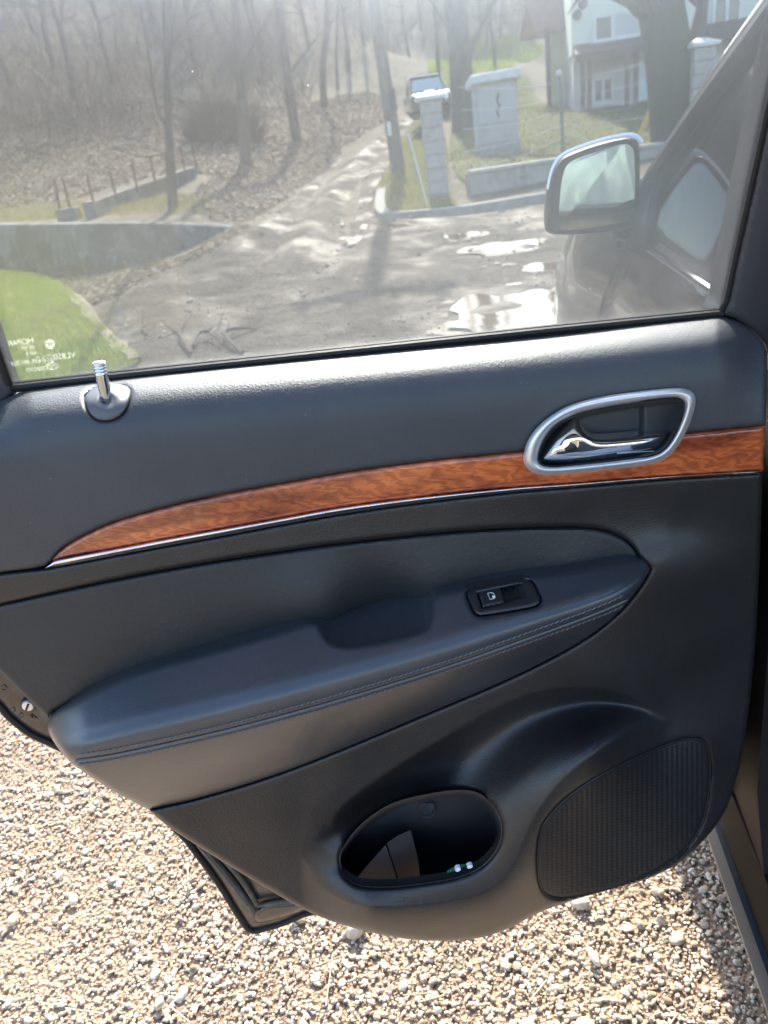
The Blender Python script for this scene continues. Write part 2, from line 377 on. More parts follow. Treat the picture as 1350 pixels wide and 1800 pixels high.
# ------------------------------------------------------------------ ground materials
def ground_mat():
    m = mat('ground_soil', (.16,.135,.10), .95, spec=.15, vary=[(.7,(.23,.20,.15),.4,.65),(6,(.10,.08,.055),.5,.7),(40,(.30,.26,.2),.55,.7)], bump=('noise',4,.9,.18,9), bump2=('noise',24,.8,.05,7), tex='Object')
    return m
SOIL = ground_mat()
GRAVELBED = mat('gravel_bed', (.33,.245,.165), .95, spec=.1, vary=[(3,(.21,.145,.10),.45,.66),(120,(.46,.355,.25),.5,.65)], bump=('vor',110,.9,.008), tex='Object')
def mud_mat():
    m = mat('wet_mud', (.078,.066,.050), .85, spec=.2, vary=[(.55,(.11,.094,.073),.42,.6),(2.6,(.030,.025,.019),.48,.64),(14,(.042,.035,.027),.52,.66),(45,(.16,.14,.115),.58,.72)],
            bump=('noise',7,.9,.08,10), bump2=('noise',40,.9,.03,6), rough2=(1.6,.54,.95,.36,.54), tex='Object')
    return m
MUD = mud_mat()
WATER = mat('puddle_water', (.10,.075,.045), .04, spec=.6, bump=('noise',9,.12,.01,3))
TURF = mat('turf_soil', (.07,.085,.03), .95, spec=.1, vary=[(2,(.12,.12,.05),.45,.65),(14,(.06,.08,.025),.5,.7)], bump=('noise',25,.6,.03,6))
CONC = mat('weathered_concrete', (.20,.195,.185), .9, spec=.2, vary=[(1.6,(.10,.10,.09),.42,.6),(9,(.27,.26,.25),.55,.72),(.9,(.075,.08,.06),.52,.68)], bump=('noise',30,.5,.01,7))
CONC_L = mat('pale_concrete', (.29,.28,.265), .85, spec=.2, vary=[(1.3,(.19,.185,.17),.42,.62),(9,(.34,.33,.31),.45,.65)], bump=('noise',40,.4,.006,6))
KERB = mat('kerb_concrete', (.30,.29,.27), .9, spec=.2, vary=[(4,(.20,.195,.17),.45,.65)], bump=('noise',30,.5,.01,6))

# ground sheet --------------------------------------------------
def ground():
    xs = np.concatenate([np.arange(-70, -14, 2.0), np.arange(-14, 14, .25), np.arange(14, 71, 2.0)])
    ys = np.concatenate([np.arange(-60, -4, 2.0), np.arange(-4, 24, .2), np.arange(24, 130, 1.2)])
    X, Y = np.meshgrid(xs, ys); P = np.column_stack([X.ravel(), Y.ravel()])
    z = G(P); V = np.column_stack([P, z]); I = np.arange(len(P)).reshape(X.shape)
    q = np.column_stack([I[:-1, :-1].ravel(), I[:-1, 1:].ravel(), I[1:, 1:].ravel(), I[1:, :-1].ravel()])
    o = fast_mesh('ground', V, q, SOIL, smooth=True); tag(o, kind='structure')
def sheet(name, pix, mat_, lift, step=.2, world=None, rough=0, n=6, kind='structure', rim=None):
    poly = cat(pix, n, True) if world is None else np.array(world, float)
    P2 = hits(poly)[:, :2] if world is None else poly
    P, q, d = region(P2, step)
    z = G(P)+lift
    if rough: z = z + rough*fbm(P, 2.2)*(1-.75*smooth01(P[:, 1], 10.5, 14))*smooth01(d, 0, .8) + rut(P) - .06*(1-smooth01(d, 0, .5))
    o = fast_mesh(name, np.column_stack([P, z]), q, mat_, smooth=True); tag(o, kind=kind); return o
_ph = nr.uniform(0, 6.28, (40, 2)); _dr = nr.uniform(0, PI, 40)
def fbm(P, base=1.2):
    out = np.zeros(len(P)); a = 1.0
    for i in range(36):
        fq = base*1.12**i; th = _dr[i]
        out += a*np.sin(fq*(P[:, 0]*math.cos(th)+P[:, 1]*math.sin(th))+_ph[i, 0]); a *= .93
    return out/4
ground()
ROADPX = [(-60, 640), (130, 560), (230, 500), (330, 462), (400, 420), (440, 400), (500, 368), (560, 310), (620, 262), (680, 222), (720, 190), (740, 150), (775, 150), (765, 190), (742, 235), (705, 260), (680, 300), (660, 340), (655, 385), (700, 392), (800, 384), (950, 362), (1060, 345), (1180, 338)]
road_xy = hits(cat(ROADPX, 5))[:, :2]
road_xy = np.vstack([road_xy, [[9, 12.0], [12, 8], [12, 2.5], [-2.7, 2.5]]])
RUTS = [hits(cat(q, 6))[:, :2] for q in ([(735, 165), (700, 212), (630, 262), (575, 320), (520, 385), (470, 440), (420, 520)], [(752, 165), (718, 215), (668, 268), (630, 320), (606, 390), (592, 450), (560, 530)])]
def rut(P):
    o = np.zeros(len(P))
    for r in RUTS:
        d, _ = near(r[:-1], r[1:], P); fade = smooth01(P[:, 1], 6.5, 9.5); o += fade*(-.075*np.exp(-(d/.19)**2)+.022*np.exp(-((d-.38)/.16)**2))
    return o
sheet('dirt_road', None, MUD, .075, .09, world=road_xy, rough=.02)
_yx = np.linspace(3.2, -2.6, 40); yard = np.vstack([[[-2.6, -3], [3.2, -3]], np.column_stack([_yx, 2.75+.12*np.sin(_yx*5)+.09*np.sin(_yx*13+1)+.06*np.sin(_yx*29)])])
sheet('gravel_yard', None, GRAVELBED, .045, .12, world=yard)
LAWNPX = [(-120, 470), (0, 487), (60, 494), (105, 512), (150, 550), (185, 592), (215, 625), (250, 660), (120, 700), (-200, 760), (-260, 560)]
lawn = hits(cat(LAWNPX, 4, True))[:, :2]
sheet('lawn', None, TURF, .11, .2, world=lawn)
BANKPX = [(668, 388), (662, 350), (680, 310), (700, 270), (722, 225), (740, 205), (770, 215), (785, 260), (790, 345), (800, 360), (760, 374), (710, 384)]
bank = hits(cat(BANKPX, 4, True))[:, :2]
sheet('bank', None, TURF, .03, .15, world=bank)
GARDPX = [(815, 322), (900, 306), (1000, 290), (1130, 262), (1300, 225), (1400, 170), (1350, 100), (1100, 195), (960, 185), (920, 130), (830, 160), (790, 250)]
gard = hits(cat(GARDPX, 4, True))[:, :2]
sheet('garden', None, TURF, .03, .3, world=gard)
# puddles
DAMP = mat('damp_mud_margin', (.034,.028,.021), .6, spec=.25, vary=(6,(.055,.046,.035),.45,.65), bump=('noise',25,.7,.02,6))
PUD = [[(690, 497), (715, 488), (750, 487), (762, 492), (745, 500), (705, 505)], [(770, 497), (800, 488), (840, 484), (890, 478), (900, 486), (860, 494), (800, 502)],
       [(915, 486), (940, 478), (985, 475), (992, 482), (960, 489), (925, 492)], [(800, 560), (845, 540), (900, 532), (960, 535), (1010, 545), (1060, 590), (960, 640), (860, 620), (810, 590)],
       [(830, 448), (880, 440), (930, 436), (960, 444), (900, 456), (850, 458)], [(610, 432), (660, 424), (690, 428), (660, 438)], [(880, 520), (920, 512), (935, 520), (900, 528)], [(530, 552), (570, 545), (600, 552), (565, 562)],
       [(640, 410), (700, 404), (730, 410), (690, 418)], [(760, 425), (820, 416), (850, 422), (800, 432)]]
for q in PUD:
    w = hits(cat(q, 5, True))[:, :2]; c = w.mean(0)
    ang = np.arctan2(w[:, 1]-c[1], w[:, 0]-c[0]); w = c+(w-c)*(1+.18*np.sin(ang*5+c[0]*3)+.12*np.sin(ang*9+c[1]*5))[:, None]
    P, f, d = region(c+(w-c)*1.28, .1); fast_mesh('damp_mud', np.column_stack([P, G(P)+.075-.004]), f, DAMP, smooth=True)['kind'] = 'structure'
    P, f, d = region(w, .12); zz = G(P).mean()+.02*0
    z = G(P)+.075+(.016 if len(q) == 9 else .0)
    fast_mesh('puddle', np.column_stack([P, z]), f, WATER, smooth=True)['kind'] = 'structure'

# ------------------------------------------------------------------ THE CAR
DY = 0.80                                     # plane of the open rear door
HX, HY, HA = .445, .80, rad(9.0)               # hinge and heading of the car
cs, sn = math.cos(HA), math.sin(HA)
def CW(s, o, z): return np.array([HX+s*sn-o*cs, HY+s*cs+o*sn, z])     # along car, outwards, up
car = thing('car', 'dark brown car with its black-lined rear door standing open beside the gravel', 'car', (HX, HY, 0))
def D(px, py, w): return aty(px, py, DY-np.asarray(w, float))          # traced pixel, w metres proud of the door plane

def pad(name, poly, wf, m, parent, step=4, er=8, ed=.006, skirt=.02, holes=(), angle=55, extra=None):
    P, q, d = region(poly, step, holes)
    w = wf(P)
    if er: w = w - ed*(1-np.sqrt(np.clip(1-(1-np.clip(d/er, 0, 1))**2, 0, 1)))
    if extra is not None: w = w+extra(P, d)
    V = D(P[:, 0], P[:, 1], w)
    FC = [list(dict.fromkeys(f)) for f in q.tolist()]
    if skirt:
        cnt = {}
        for f in q.tolist():
            for a, b in zip(f, f[1:]+f[:1]): cnt[(a, b)] = 1
        bd = [(a, b) for (a, b) in cnt if (b, a) not in cnt and a != b]
        ids = {}
        V = V.tolist()
        for a, b in bd:
            for v in (a, b):
                if v not in ids: ids[v] = len(V); V.append([V[v][0], V[v][1]+skirt, V[v][2]])
            FC.append([b, a, ids[a], ids[b]])
    o = mesh_obj(name, V, FC, m, parent, True, angle); ORG[o] = ORG[car]
    return o
C = lambda v: (lambda P: np.full(len(P), float(v)))
def yline(pts, n=8):
    c = cat(pts, n); return lambda x: np.interp(x, c[:, 0], c[:, 1])

# traced lines of the door card
BELT = [(-70, 694), (-20, 690), (20, 686), (193, 664), (400, 642), (675, 615), (950, 588), (1150, 565), (1262, 553)]
WOOD_T = [(90, 986), (100, 974), (118, 959), (150, 941), (200, 919), (300, 890), (400, 868), (500, 850), (600, 832), (700, 818), (800, 806), (920, 794), (1060, 778), (1205, 762), (1345, 748)]
WOOD_B = [(90, 986), (100, 983), (150, 973), (200, 964), (300, 945), (400, 927), (500, 909), (600, 891), (740, 873), (900, 857), (1000, 850), (1100, 842), (1200, 835), (1342, 827)]
CH_B = [(78, 999), (100, 995), (150, 986), (200, 976), (300, 957), (400, 939), (500, 920), (600, 902), (740, 882), (900, 864), (1000, 856), (1100, 847), (1200, 839), (1340, 831)]
S2 = [(-60, 1074), (0, 1062), (100, 1040), (200, 1019), (300, 1000), (400, 983), (500, 968), (600, 955), (700, 944), (800, 934), (900, 928), (1000, 926), (1055, 931), (1090, 944), (1112, 961), (1124, 981)]
ARM_T = [(85, 1262), (92, 1250), (120, 1237), (180, 1206), (250, 1178), (350, 1150), (450, 1122), (500, 1107), (530, 1097), (550, 1094), (562, 1099), (569, 1112), (577, 1124), (592, 1132), (620, 1134), (680, 1124), (738, 1109), (753, 1096), (758, 1076), (760, 1055), (771, 1044), (800, 1037), (850, 1027), (900, 1018), (1000, 1003), (1080, 988), (1112, 981), (1132, 984), (1143, 999)]
ARM_TS = yline([(85, 1258), (120, 1237), (180, 1206), (250, 1178), (350, 1150), (450, 1122), (550, 1096), (650, 1072), (770, 1044), (850, 1027), (1000, 1003), (1080, 988), (1145, 980)])
SEAM = [(86, 1318), (110, 1331), (135, 1332), (200, 1322), (300, 1301), (400, 1278), (500, 1252), (600, 1224), (700, 1194), (800, 1162), (900, 1127), (1000, 1091), (1060, 1068), (1100, 1050), (1132, 1028), (1145, 1003)]
seam_y = yline(SEAM)
S3 = [(262, 1424), (300, 1415), (340, 1406), (430, 1380), (520, 1349), (620, 1309), (720, 1267), (820, 1225), (900, 1190), (980, 1150), (1040, 1114), (1090, 1073), (1125, 1030), (1143, 999)]
s3_y = yline([(60, 1452), (130, 1445), (200, 1434)]+S3)
RIGHT = [(1346, 640), (1346, 750), (1341, 835), (1337, 950), (1330, 1100), (1322, 1200), (1312, 1280), (1297, 1360), (1278, 1420)]
BOTTOM = [(1278, 1420), (1252, 1460), (1205, 1508), (1150, 1540), (1100, 1557), (1050, 1570), (985, 1590), (940, 1608), (895, 1632), (840, 1649), (760, 1654), (680, 1645), (600, 1625), (550, 1606), (500, 1580), (400, 1520), (300, 1456), (262, 1424)]
ARM_L = [(262, 1424), (200, 1391), (150, 1359), (120, 1336), (95, 1305), (84, 1280), (85, 1262)]
BEZ_O = [(920, 802), (929, 772), (955, 741), (1000, 713), (1060, 697), (1130, 687), (1185, 682), (1211, 685), (1222, 697), (1221, 718), (1210, 750), (1194, 780), (1173, 804), (1148, 815), (1100, 822), (1030, 830), (962, 835), (935, 830), (922, 817)]
BEZ_I = [(946, 806), (955, 776), (976, 748), (1012, 728), (1064, 716), (1130, 706), (1183, 700), (1199, 704), (1203, 715), (1196, 740), (1184, 766), (1168, 788), (1147, 799), (1100, 807), (1030, 815), (972, 820), (953, 816)]
def polar_loop(pts, n=112, c=(1075, 762)):
    P = cat(pts, 10, True); a = np.arctan2(P[:, 1]-c[1], P[:, 0]-c[0]); r = np.hypot(P[:, 0]-c[0], P[:, 1]-c[1]); o = np.argsort(a)
    t = np.linspace(-PI, PI, n, endpoint=False); rr = np.interp(t, a[o], r[o], period=2*PI)
    return np.column_stack([c[0]+rr*np.cos(t), c[1]+rr*np.sin(t)])
bo, bi = polar_loop(BEZ_O), polar_loop(BEZ_I); bmid = bo*.5+bi*.5

belt_y = yline(BELT); wt_y = yline(WOOD_T)
def w_upper(P):
    t = np.clip(P[:, 1]-belt_y(P[:, 0]), 0, None)
    w = .088*(1-np.exp(-t/34.0))
    dn = np.clip((P[:, 1]-belt_y(P[:, 0])-60)/300, 0, 1)
    w = w - .016*dn*dn
    # corner by the hinge falls away
    w = w-.035*smooth01(P[:, 0], 1255, 1350)*(1-smooth01(P[:, 1], 580, 760)*.8)
    w = w-.03*(1-smooth01(P[:, 0], -20, 60))*(1-smooth01(P[:, 1], 680, 800))
    return w
lower_pts = [(-60, 1030, .070), (200, 1000, .072), (500, 945, .073), (800, 905, .073), (1000, 890, .073), (1200, 870, .070), (1335, 860, .062),
 (-60, 1062, .068), (300, 985, .071), (700, 930, .071), (1000, 912, .071), (1130, 940, .074), (1200, 930, .068), (1300, 930, .060),
 (1160, 985, .086), (1230, 972, .072), (1300, 962, .061), (1180, 1030, .088), (1250, 1030, .074), (1320, 1040, .056), (1140, 1090, .090), (1240, 1120, .076), (1320, 1150, .054),
 (270, 1425, .112), (340, 1430, .110), (430, 1400, .108), (520, 1375, .106), (620, 1335, .104), (720, 1295, .102), (820, 1250, .100), (920, 1205, .097), (1020, 1160, .094),
 (400, 1490, .110), (480, 1440, .110), (500, 1540, .112), (550, 1400, .106), (650, 1350, .103),
 (760, 1640, .116), (650, 1622, .116), (850, 1630, .116), (950, 1590, .116), (1050, 1555, .112), (1150, 1525, .105), (1250, 1450, .09), (1290, 1360, .075), (1300, 1250, .066), (1200, 1200, .078), (1120, 1190, .088),
 (1190, 1265, .084), (1240, 1300, .084), (1230, 1400, .092), (1100, 1450, .112), (1130, 1350, .108), (1200, 1480, .10), (900, 1350, .104), (750, 1480, .110), (1000, 1400, .110)]
lp = np.array(lower_pts); _low = TPS(lp[:, :2], lp[:, 2], lam=2e-5)
UPL = cat([(533, 1505), (546, 1470), (590, 1425), (650, 1380), (720, 1333), (800, 1285), (880, 1240), (950, 1216), (1030, 1208), (1100, 1220), (1148, 1241), (1172, 1266)], 8)      # upper lip of the scoop
RDG = cat([(1172, 1266), (1110, 1288), (1045, 1322), (990, 1366), (950, 1416), (922, 1470), (898, 1522), (862, 1560), (800, 1580), (700, 1592), (620, 1586), (565, 1556), (533, 1505)], 8)   # rounded shoulder round speaker and pocket
SCOOP = np.vstack([UPL, RDG[1:-1]])
def w_lower(P):
    w = _low(P); x = P[:, 0]
    ins = inside(SCOOP, P); dU, _ = near(UPL[:-1], UPL[1:], P); dR, _ = near(RDG[:-1], RDG[1:], P)
    u = dU/(dU+dR+1e-6); A = .060*smooth01(1178-x, 0, 150)*smooth01(x, 525, 660)
    w = w+A*np.where(ins, smooth01(u, .22, 1.08)/.985, np.exp(-(dR/95.0)**2)*smooth01(u, 0, .62))
    dep = np.where(ins, .024*(1-np.exp(-(dU*dU/(dU+6))/9.0))*(1-smooth01(u, .15, .75))*smooth01(1178-x, 10, 120)*smooth01(x, 540, 640), 0)
    return w-dep
_tt = np.linspace(0, 1.0, 200); _sl = 1-smooth01(_tt, .50, .97); _cum = np.concatenate([[0], np.cumsum((_sl[1:]+_sl[:-1])/2*(_tt[1]-_tt[0]))])
def w_arm(P):
    x, y = P[:, 0], P[:, 1]
    yt, ys, y3 = ARM_TS(x), seam_y(x), s3_y(x)
    L = np.maximum(ys-yt, 24.0); Le = 128*np.tanh(L/128)*1.08; t = (y-yt)/L
    w = .101+.00092*Le*np.interp(np.clip(t, 0, 1), _tt, _cum)
    ws = .101+.00092*Le*_cum[-1]
    u = np.clip((y-ys)/np.maximum(y3-ys, 30), 0, 1)
    w = np.where(y > ys, ws-(ws-.112)*(u**1.35), w)
    d = np.abs(y-ys-5)*.95
    w = w-.0035*np.exp(-(d/3.2)**2)
    w = w-.045*(1-np.sqrt(np.clip(1-(1-np.clip((x-82)/75, 0, 1))**2, 0, 1)))*np.clip((1430-y)/120, 0, 1)
    w = w-.035*(1-np.sqrt(np.clip(1-(1-np.clip((1146-x)/70, 0, 1))**2, 0, 1)))*(y < 1100)
    return w
ins_pts = [(-60, 1100, .066), (0, 1180, .072), (60, 1240, .080), (300, 1020, .070), (300, 1150, .079), (500, 985, .070), (500, 1095, .078), (650, 965, .069), (660, 1050, .060), (665, 1112, .026), (610, 1124, .030), (720, 1098, .028), (800, 950, .069), (800, 1030, .078), (1000, 940, .070), (1000, 995, .078), (1090, 970, .078), (585, 1098, .072), (748, 1062, .072), (650, 1005, .070)]
ipa = np.array(ins_pts); _insw = TPS(ipa[:, :2], ipa[:, 2], 1e-5)

# rear_door = the moulded door card itself; everything on it is its sub-part
c_ = lambda p: cat(p, 7)
card_poly = np.vstack([c_([(-70, 1022)]+[(x, y) for x, y in [(0, 1008)]]+CH_B), c_([(1340, 832)]+RIGHT[3:]), c_(BOTTOM)[1:], c_(S3)[1:], c_(S2)[::-1], [[-70, 1050]]])
POCK = cat([(597, 1512), (602, 1492), (622, 1462), (650, 1436), (690, 1412), (740, 1398), (800, 1389), (838, 1393), (866, 1414), (881, 1448), (879, 1480), (865, 1506), (840, 1528), (800, 1544), (740, 1554), (680, 1560), (630, 1556), (604, 1538)], 8, True)
SPK = cat([(951, 1462), (968, 1432), (1002, 1398), (1060, 1360), (1130, 1326), (1190, 1303), (1225, 1299), (1241, 1309), (1248, 1340), (1246, 1390), (1236, 1440), (1214, 1481), (1178, 1515), (1120, 1545), (1060, 1565), (1000, 1578), (966, 1575), (950, 1556), (945, 1510)], 8, True)
def card_extra(P, d):
    a, _ = near(c_(S2)[:-1], c_(S2)[1:], P); return .004*np.exp(-(np.maximum(a-7, 0)/9)**2)*0
door = pad('rear_door', card_poly, w_lower, PLASTIC, car, 3.2, 9, .006, .012, holes=[POCK, SPK])
door['label'] = 'open rear door with black lining'
# upper padded panel
pt = np.vstack([c_(BELT), c_([(1262, 553), (1290, 560), (1325, 583), (1346, 612), (1348, 640), (1347, 700), (1346, 748)])[1:], c_(WOOD_T)[::-1][1:], [(80, 994)], c_([(60, 999), (0, 1006), (-70, 1020)])[1:]])
PINB = cat([(150, 703), (152, 693), (163, 685), (180, 681), (205, 679), (220, 681), (228, 690), (227, 703), (221, 719), (208, 733), (190, 739), (171, 737), (157, 724)], 8, True)
pad('upper_trim', pt, w_upper, LEATHER, door, 4, 9, .007, .03, holes=[bmid, PINB])
# wood inlay, chrome strip
wp = np.vstack([c_(WOOD_T), [(1344, 790)], c_(WOOD_B)[::-1]])
pad('wood_inlay', wp, lambda P: w_upper(P)+.003, WOOD, door, 3, 10, .006, .012, holes=[bmid])
xs_ = np.linspace(79, 1340, 160); wb_, cb_ = yline(WOOD_B), yline(CH_B); mb = MB(); rows = []
for t in np.linspace(0, 1, 9):
    y = np.where(xs_ < 92, 986+(92-xs_)*.95, wb_(xs_)-.5); q = np.column_stack([xs_, y*(1-t)+(cb_(xs_)+1.0)*t]); rows.append(D(q[:, 0], q[:, 1], w_upper(q)-.004+.0085*math.sin(PI*t)**.6))
mb.loft(rows, closed=False); mb.build('chrome_strip', CHROME, door, angle=80)
# insert
ip = np.vstack([c_(S2)+[0, 2], c_(ARM_T)[::-1][14:], [(60, 1240), (0, 1180), (-60, 1120)]])
pad('insert_panel', ip, lambda P: _insw(P), LEATHER_D, door, 4, 7, .004, .03)
# armrest with the switch let into it
SWB = cat([(821, 1046), (824, 1039), (836, 1034), (870, 1027), (905, 1021), (925, 1020), (936, 1025), (944, 1040), (950, 1054), (947, 1062), (933, 1068), (890, 1076), (850, 1082), (840, 1081), (832, 1074), (825, 1058)], 6, True)
ap = np.vstack([c_(ARM_T), c_(S3)[::-1][1:], c_(ARM_L)[1:-1]])
pad('armrest', ap, w_arm, LEATHER_A, door, 3.2, 9, .010, .09, holes=[SWB])
# stitches and piping
mb = MB()
for off in (-5, 13):
    c = cat(SEAM[2:-2], 30); c = c+[0, off]; L = np.concatenate([[0], np.cumsum(np.hypot(*np.diff(c, axis=0).T))])
    for s in np.arange(4, L[-1]-8, 10.0):
        q = np.column_stack([np.interp([s, s+3.5, s+7], L, c[:, 0]), np.interp([s, s+3.5, s+7], L, c[:, 1])+[1, 0, -1]])
        w = w_arm(q)+[.0002, .0012, .0002]; mb.tube(D(q[:, 0], q[:, 1], w), .00085, 5)
mb.build('stitching', THREAD, door)['kind'] = 'stuff'
c = cat(SEAM[2:-2], 12)+[0, 5]; mb = MB(); mb.tube(D(c[:, 0], c[:, 1], w_arm(c)+.0015), .0022, 8); mb.build('piping', LEATHER_A, door)
# window switch
pad('switch_bezel', SWB, lambda P: w_arm(P)+.001, SWITCH, door, 1.6, 7, .005, .012, holes=[np.array([(840, 1043), (915, 1027), (925, 1049), (848, 1068)])])
pad('switch_well', [(838, 1042), (917, 1026), (927, 1050), (846, 1070)], lambda P: w_arm(P)-.010+.006*smooth01(P[:, 0]-(P[:, 1]-1030)*.35, 898, 918), SWITCH, door, 2, 0, 0, .004)
sw_btn = pad('switch_button', cat([(841, 1043), (879, 1035.5), (888, 1060), (849, 1068)], 1, True), lambda P: w_arm(P)+.002, SWITCH, door, 2, 4, .002, .012)
def on_switch(pts): return [D(x, y, w_arm(np.array([[x, y]]))[0]+.0026) for x, y in pts]
mb = MB(); L = cat([(857, 1043), (864, 1041.5), (868, 1043.5), (871, 1049), (869, 1052), (862, 1053)], 1, True); mb.tube(on_switch([(857, 1043), (863, 1041.6), (867.5, 1043), (870.5, 1049.5), (868.5, 1052), (861.5, 1053.5)]), .0003, 4, closed=True)
mb.prism(on_switch([(865, 1047.5), (869.5, 1046.8), (870.3, 1050), (868, 1051.8), (866.3, 1052)]), [p+[0, .0004, 0] for p in on_switch([(865, 1047.5), (869.5, 1046.8), (870.3, 1050), (868, 1051.8), (866.3, 1052)])])
mb.build('window_symbol', WHITEP, door)
# door pull: bezel ring, cup, chrome lever
mb = MB(); loops = []
for t in np.linspace(0, 1, 13):
    q = bo*(1-t)+bi*t; dome = math.sin(PI*min(max(t, 0), 1))**.7
    loops.append(D(q[:, 0], q[:, 1], w_upper(q)+.004+.009*dome-.022*max(0, (t-.8)/.2)))
mb.loft([np.array(l) for l in loops]); bezel = mb.build('handle_bezel', SATIN, door, angle=60)
pad('handle_cup', polar_loop(BEZ_I)*1.0, lambda P: np.full(len(P), .040), mat('cup_plastic', (.05,.052,.057), .5, bump=('noise',500,.15,.0004)), door, 3, 0, 0, 0, extra=lambda P, d: .036*(1-smooth01(d, 0, 9))+.012*smooth01(P[:, 0], 1120, 1135)*smooth01(P[:, 0], 1205, 1190))
LEV = cat([(950, 806), (960, 788), (975, 767), (993, 746), (1006, 732), (1016, 729), (1020, 736), (1026, 752), (1038, 764), (1056, 769), (1100, 766), (1145, 761), (1170, 759), (1175, 763), (1171, 778), (1160, 791), (1140, 799), (1100, 806), (1030, 813), (972, 815), (955, 812)], 6, True)
lv = np.array([(950, 806, .064), (960, 812, .066), (1010, 732, .062), (985, 765, .078), (1000, 790, .086), (975, 795, .078), (1020, 765, .060), (1035, 780, .076), (1060, 775, .072), (1060, 795, .080), (1110, 770, .070), (1110, 788, .079), (1100, 803, .070), (1165, 764, .066), (1160, 785, .072), (1030, 810, .072)])
_lev = TPS(lv[:, :2], lv[:, 2])
def w_lev(P):
    x, y = P[:, 0], P[:, 1]; return .080-.000055*np.clip(x-960, 0, 400)-.014*smooth01(y, 775, 728)*smooth01(x, 1060, 1010)+.006*np.exp(-((x-985)/26)**2-((y-795)/22)**2)
pad('door_handle', LEV, w_lev, CHROME, door, 2, 17, .016, .012)
c = np.array([(1085, 797), (1110, 795), (1150, 793)]); mb = MB(); mb.tube(D(c[:, 0], c[:, 1], [.0725, .0715, .0685]), .0006, 5); mb.build('handle_edge', SATIN, door)
# lock pin
pb = lambda P: w_upper(P)
def pin_extra(P, d):
    r = np.hypot((P[:, 0]-188)/1.1, (P[:, 1]-703)); return .002+.004*np.exp(-((r-16)/12)**2)-.008*np.exp(-(r/8)**2)
pad('lock_bezel', PINB, pb, mat('lock_plastic', (.085,.088,.098), .4), door, 1.8, 7, .003, .012, extra=pin_extra)
mb = MB(); a = D(188, 702, .055); b = D(173, 634, .055); b = b+[0, -.0, 0]
T = np.linspace(-.15, 1, 24); R_ = []
for t in T:
    r = .0060
    if t > .72: r = .0063-(.0011 if (int((t-.72)/.05) % 2) else 0)
    if t > .97: r = .0045
    R_.append(r)
pts = [a+(b-a)*t for t in np.linspace(-.15, 1, 60)]
R_ = []
for t in np.linspace(-.15, 1, 60):
    r = .0062-.0006*max(0, .6-t)
    if t > .70: r = .0064-.0012*(math.sin((t-.70)*2*PI/.075) > .35)
    if t > .965: r = .0052
    if t > .985: r = .0036
    R_.append(r)
mb.tube(pts, R_, 24); mb.build('lock_pin', CHROME, door, angle=70)
mb = MB(); mb.tube([a+(b-a)*.012+np.array([0, -.002, 0]), a+(b-a)*.03+np.array([0, -.002, 0])], [.0085, .0078], 20); mb.build('lock_collar', PLASTIC_D, door)
# storage pocket
pad('storage_pocket', POCK, lambda P: w_lower(P)*0+.055, POCKET, door, 4, 0, 0, 0, extra=lambda P, d: .070*(1-smooth01(d, 0, 10))-.035*smooth01(P[:, 1], 1440, 1535))
c = POCK[(POCK[:, 1] < 1500) & (POCK[:, 0] > 600)]; o_ = np.argsort(c[:, 0]); 
lipL = np.vstack([POCK[:]]); mb = MB(); mb.tube(D(lipL[:, 0], lipL[:, 1], w_lower(lipL)-.005), .0012, 8, closed=True); mb.build('pocket_lip', PLASTIC, door)
mb = MB(); mb.tube(D(*np.array([(750+15*math.cos(t), 1424+12*math.sin(t)) for t in np.arange(14)*2*PI/14]).T, .0555), .002, 6, closed=True); mb.tube([D(757, 1418, .054), D(757, 1418, .062)], .005, 10); mb.build('pocket_boss', POCKET, door)
def dv(x, y, w): return D(x, y, w)
mb = MB(); fr = [(618, 1556), (650, 1516), (677, 1486), (683, 1478), (700, 1468), (722, 1459), (730, 1478), (738, 1520), (742, 1556)]
mb.prism([dv(x, y, .102) for x, y in [(612, 1562), (645, 1522), (678, 1485), (690, 1520), (702, 1562)]], [dv(x, y, .060) for x, y in [(612, 1562), (645, 1522), (678, 1485), (690, 1520), (702, 1562)]])
mb.prism([dv(x, y, w) for x, y, w in [(680, 1482, .103), (700, 1468, .100), (722, 1459, .092), (735, 1510, .092), (741, 1562, .092), (706, 1562, .103), (692, 1520, .103)]], [dv(x, y, .055) for x, y in [(680, 1482), (700, 1468), (722, 1459), (735, 1510), (741, 1562), (706, 1562), (692, 1520)]])
mb.build('pocket_divider', mat('divider_plastic', (.036,.037,.042), .5), door, angle=20)
# speaker grille
def ribs(P, d):
    e = smooth01(d, 4, 10); return e*(.0005*np.cos(2*PI*P[:, 0]/8.8)+.0004*np.cos(2*PI*(P[:, 1]+P[:, 0]*.1)/5.2))-.001
pad('speaker_grille', SPK, w_lower, mat('grille_plastic', (.014,.014,.015), .5, spec=.4), door, 2.0, 5, .004, .01, extra=ribs)
mb = MB(); mb.tube(D(SPK[:, 0], SPK[:, 1], w_lower(SPK)-.001), .0009, 6, closed=True); mb.build('grille_rim', PLASTIC_D, door)
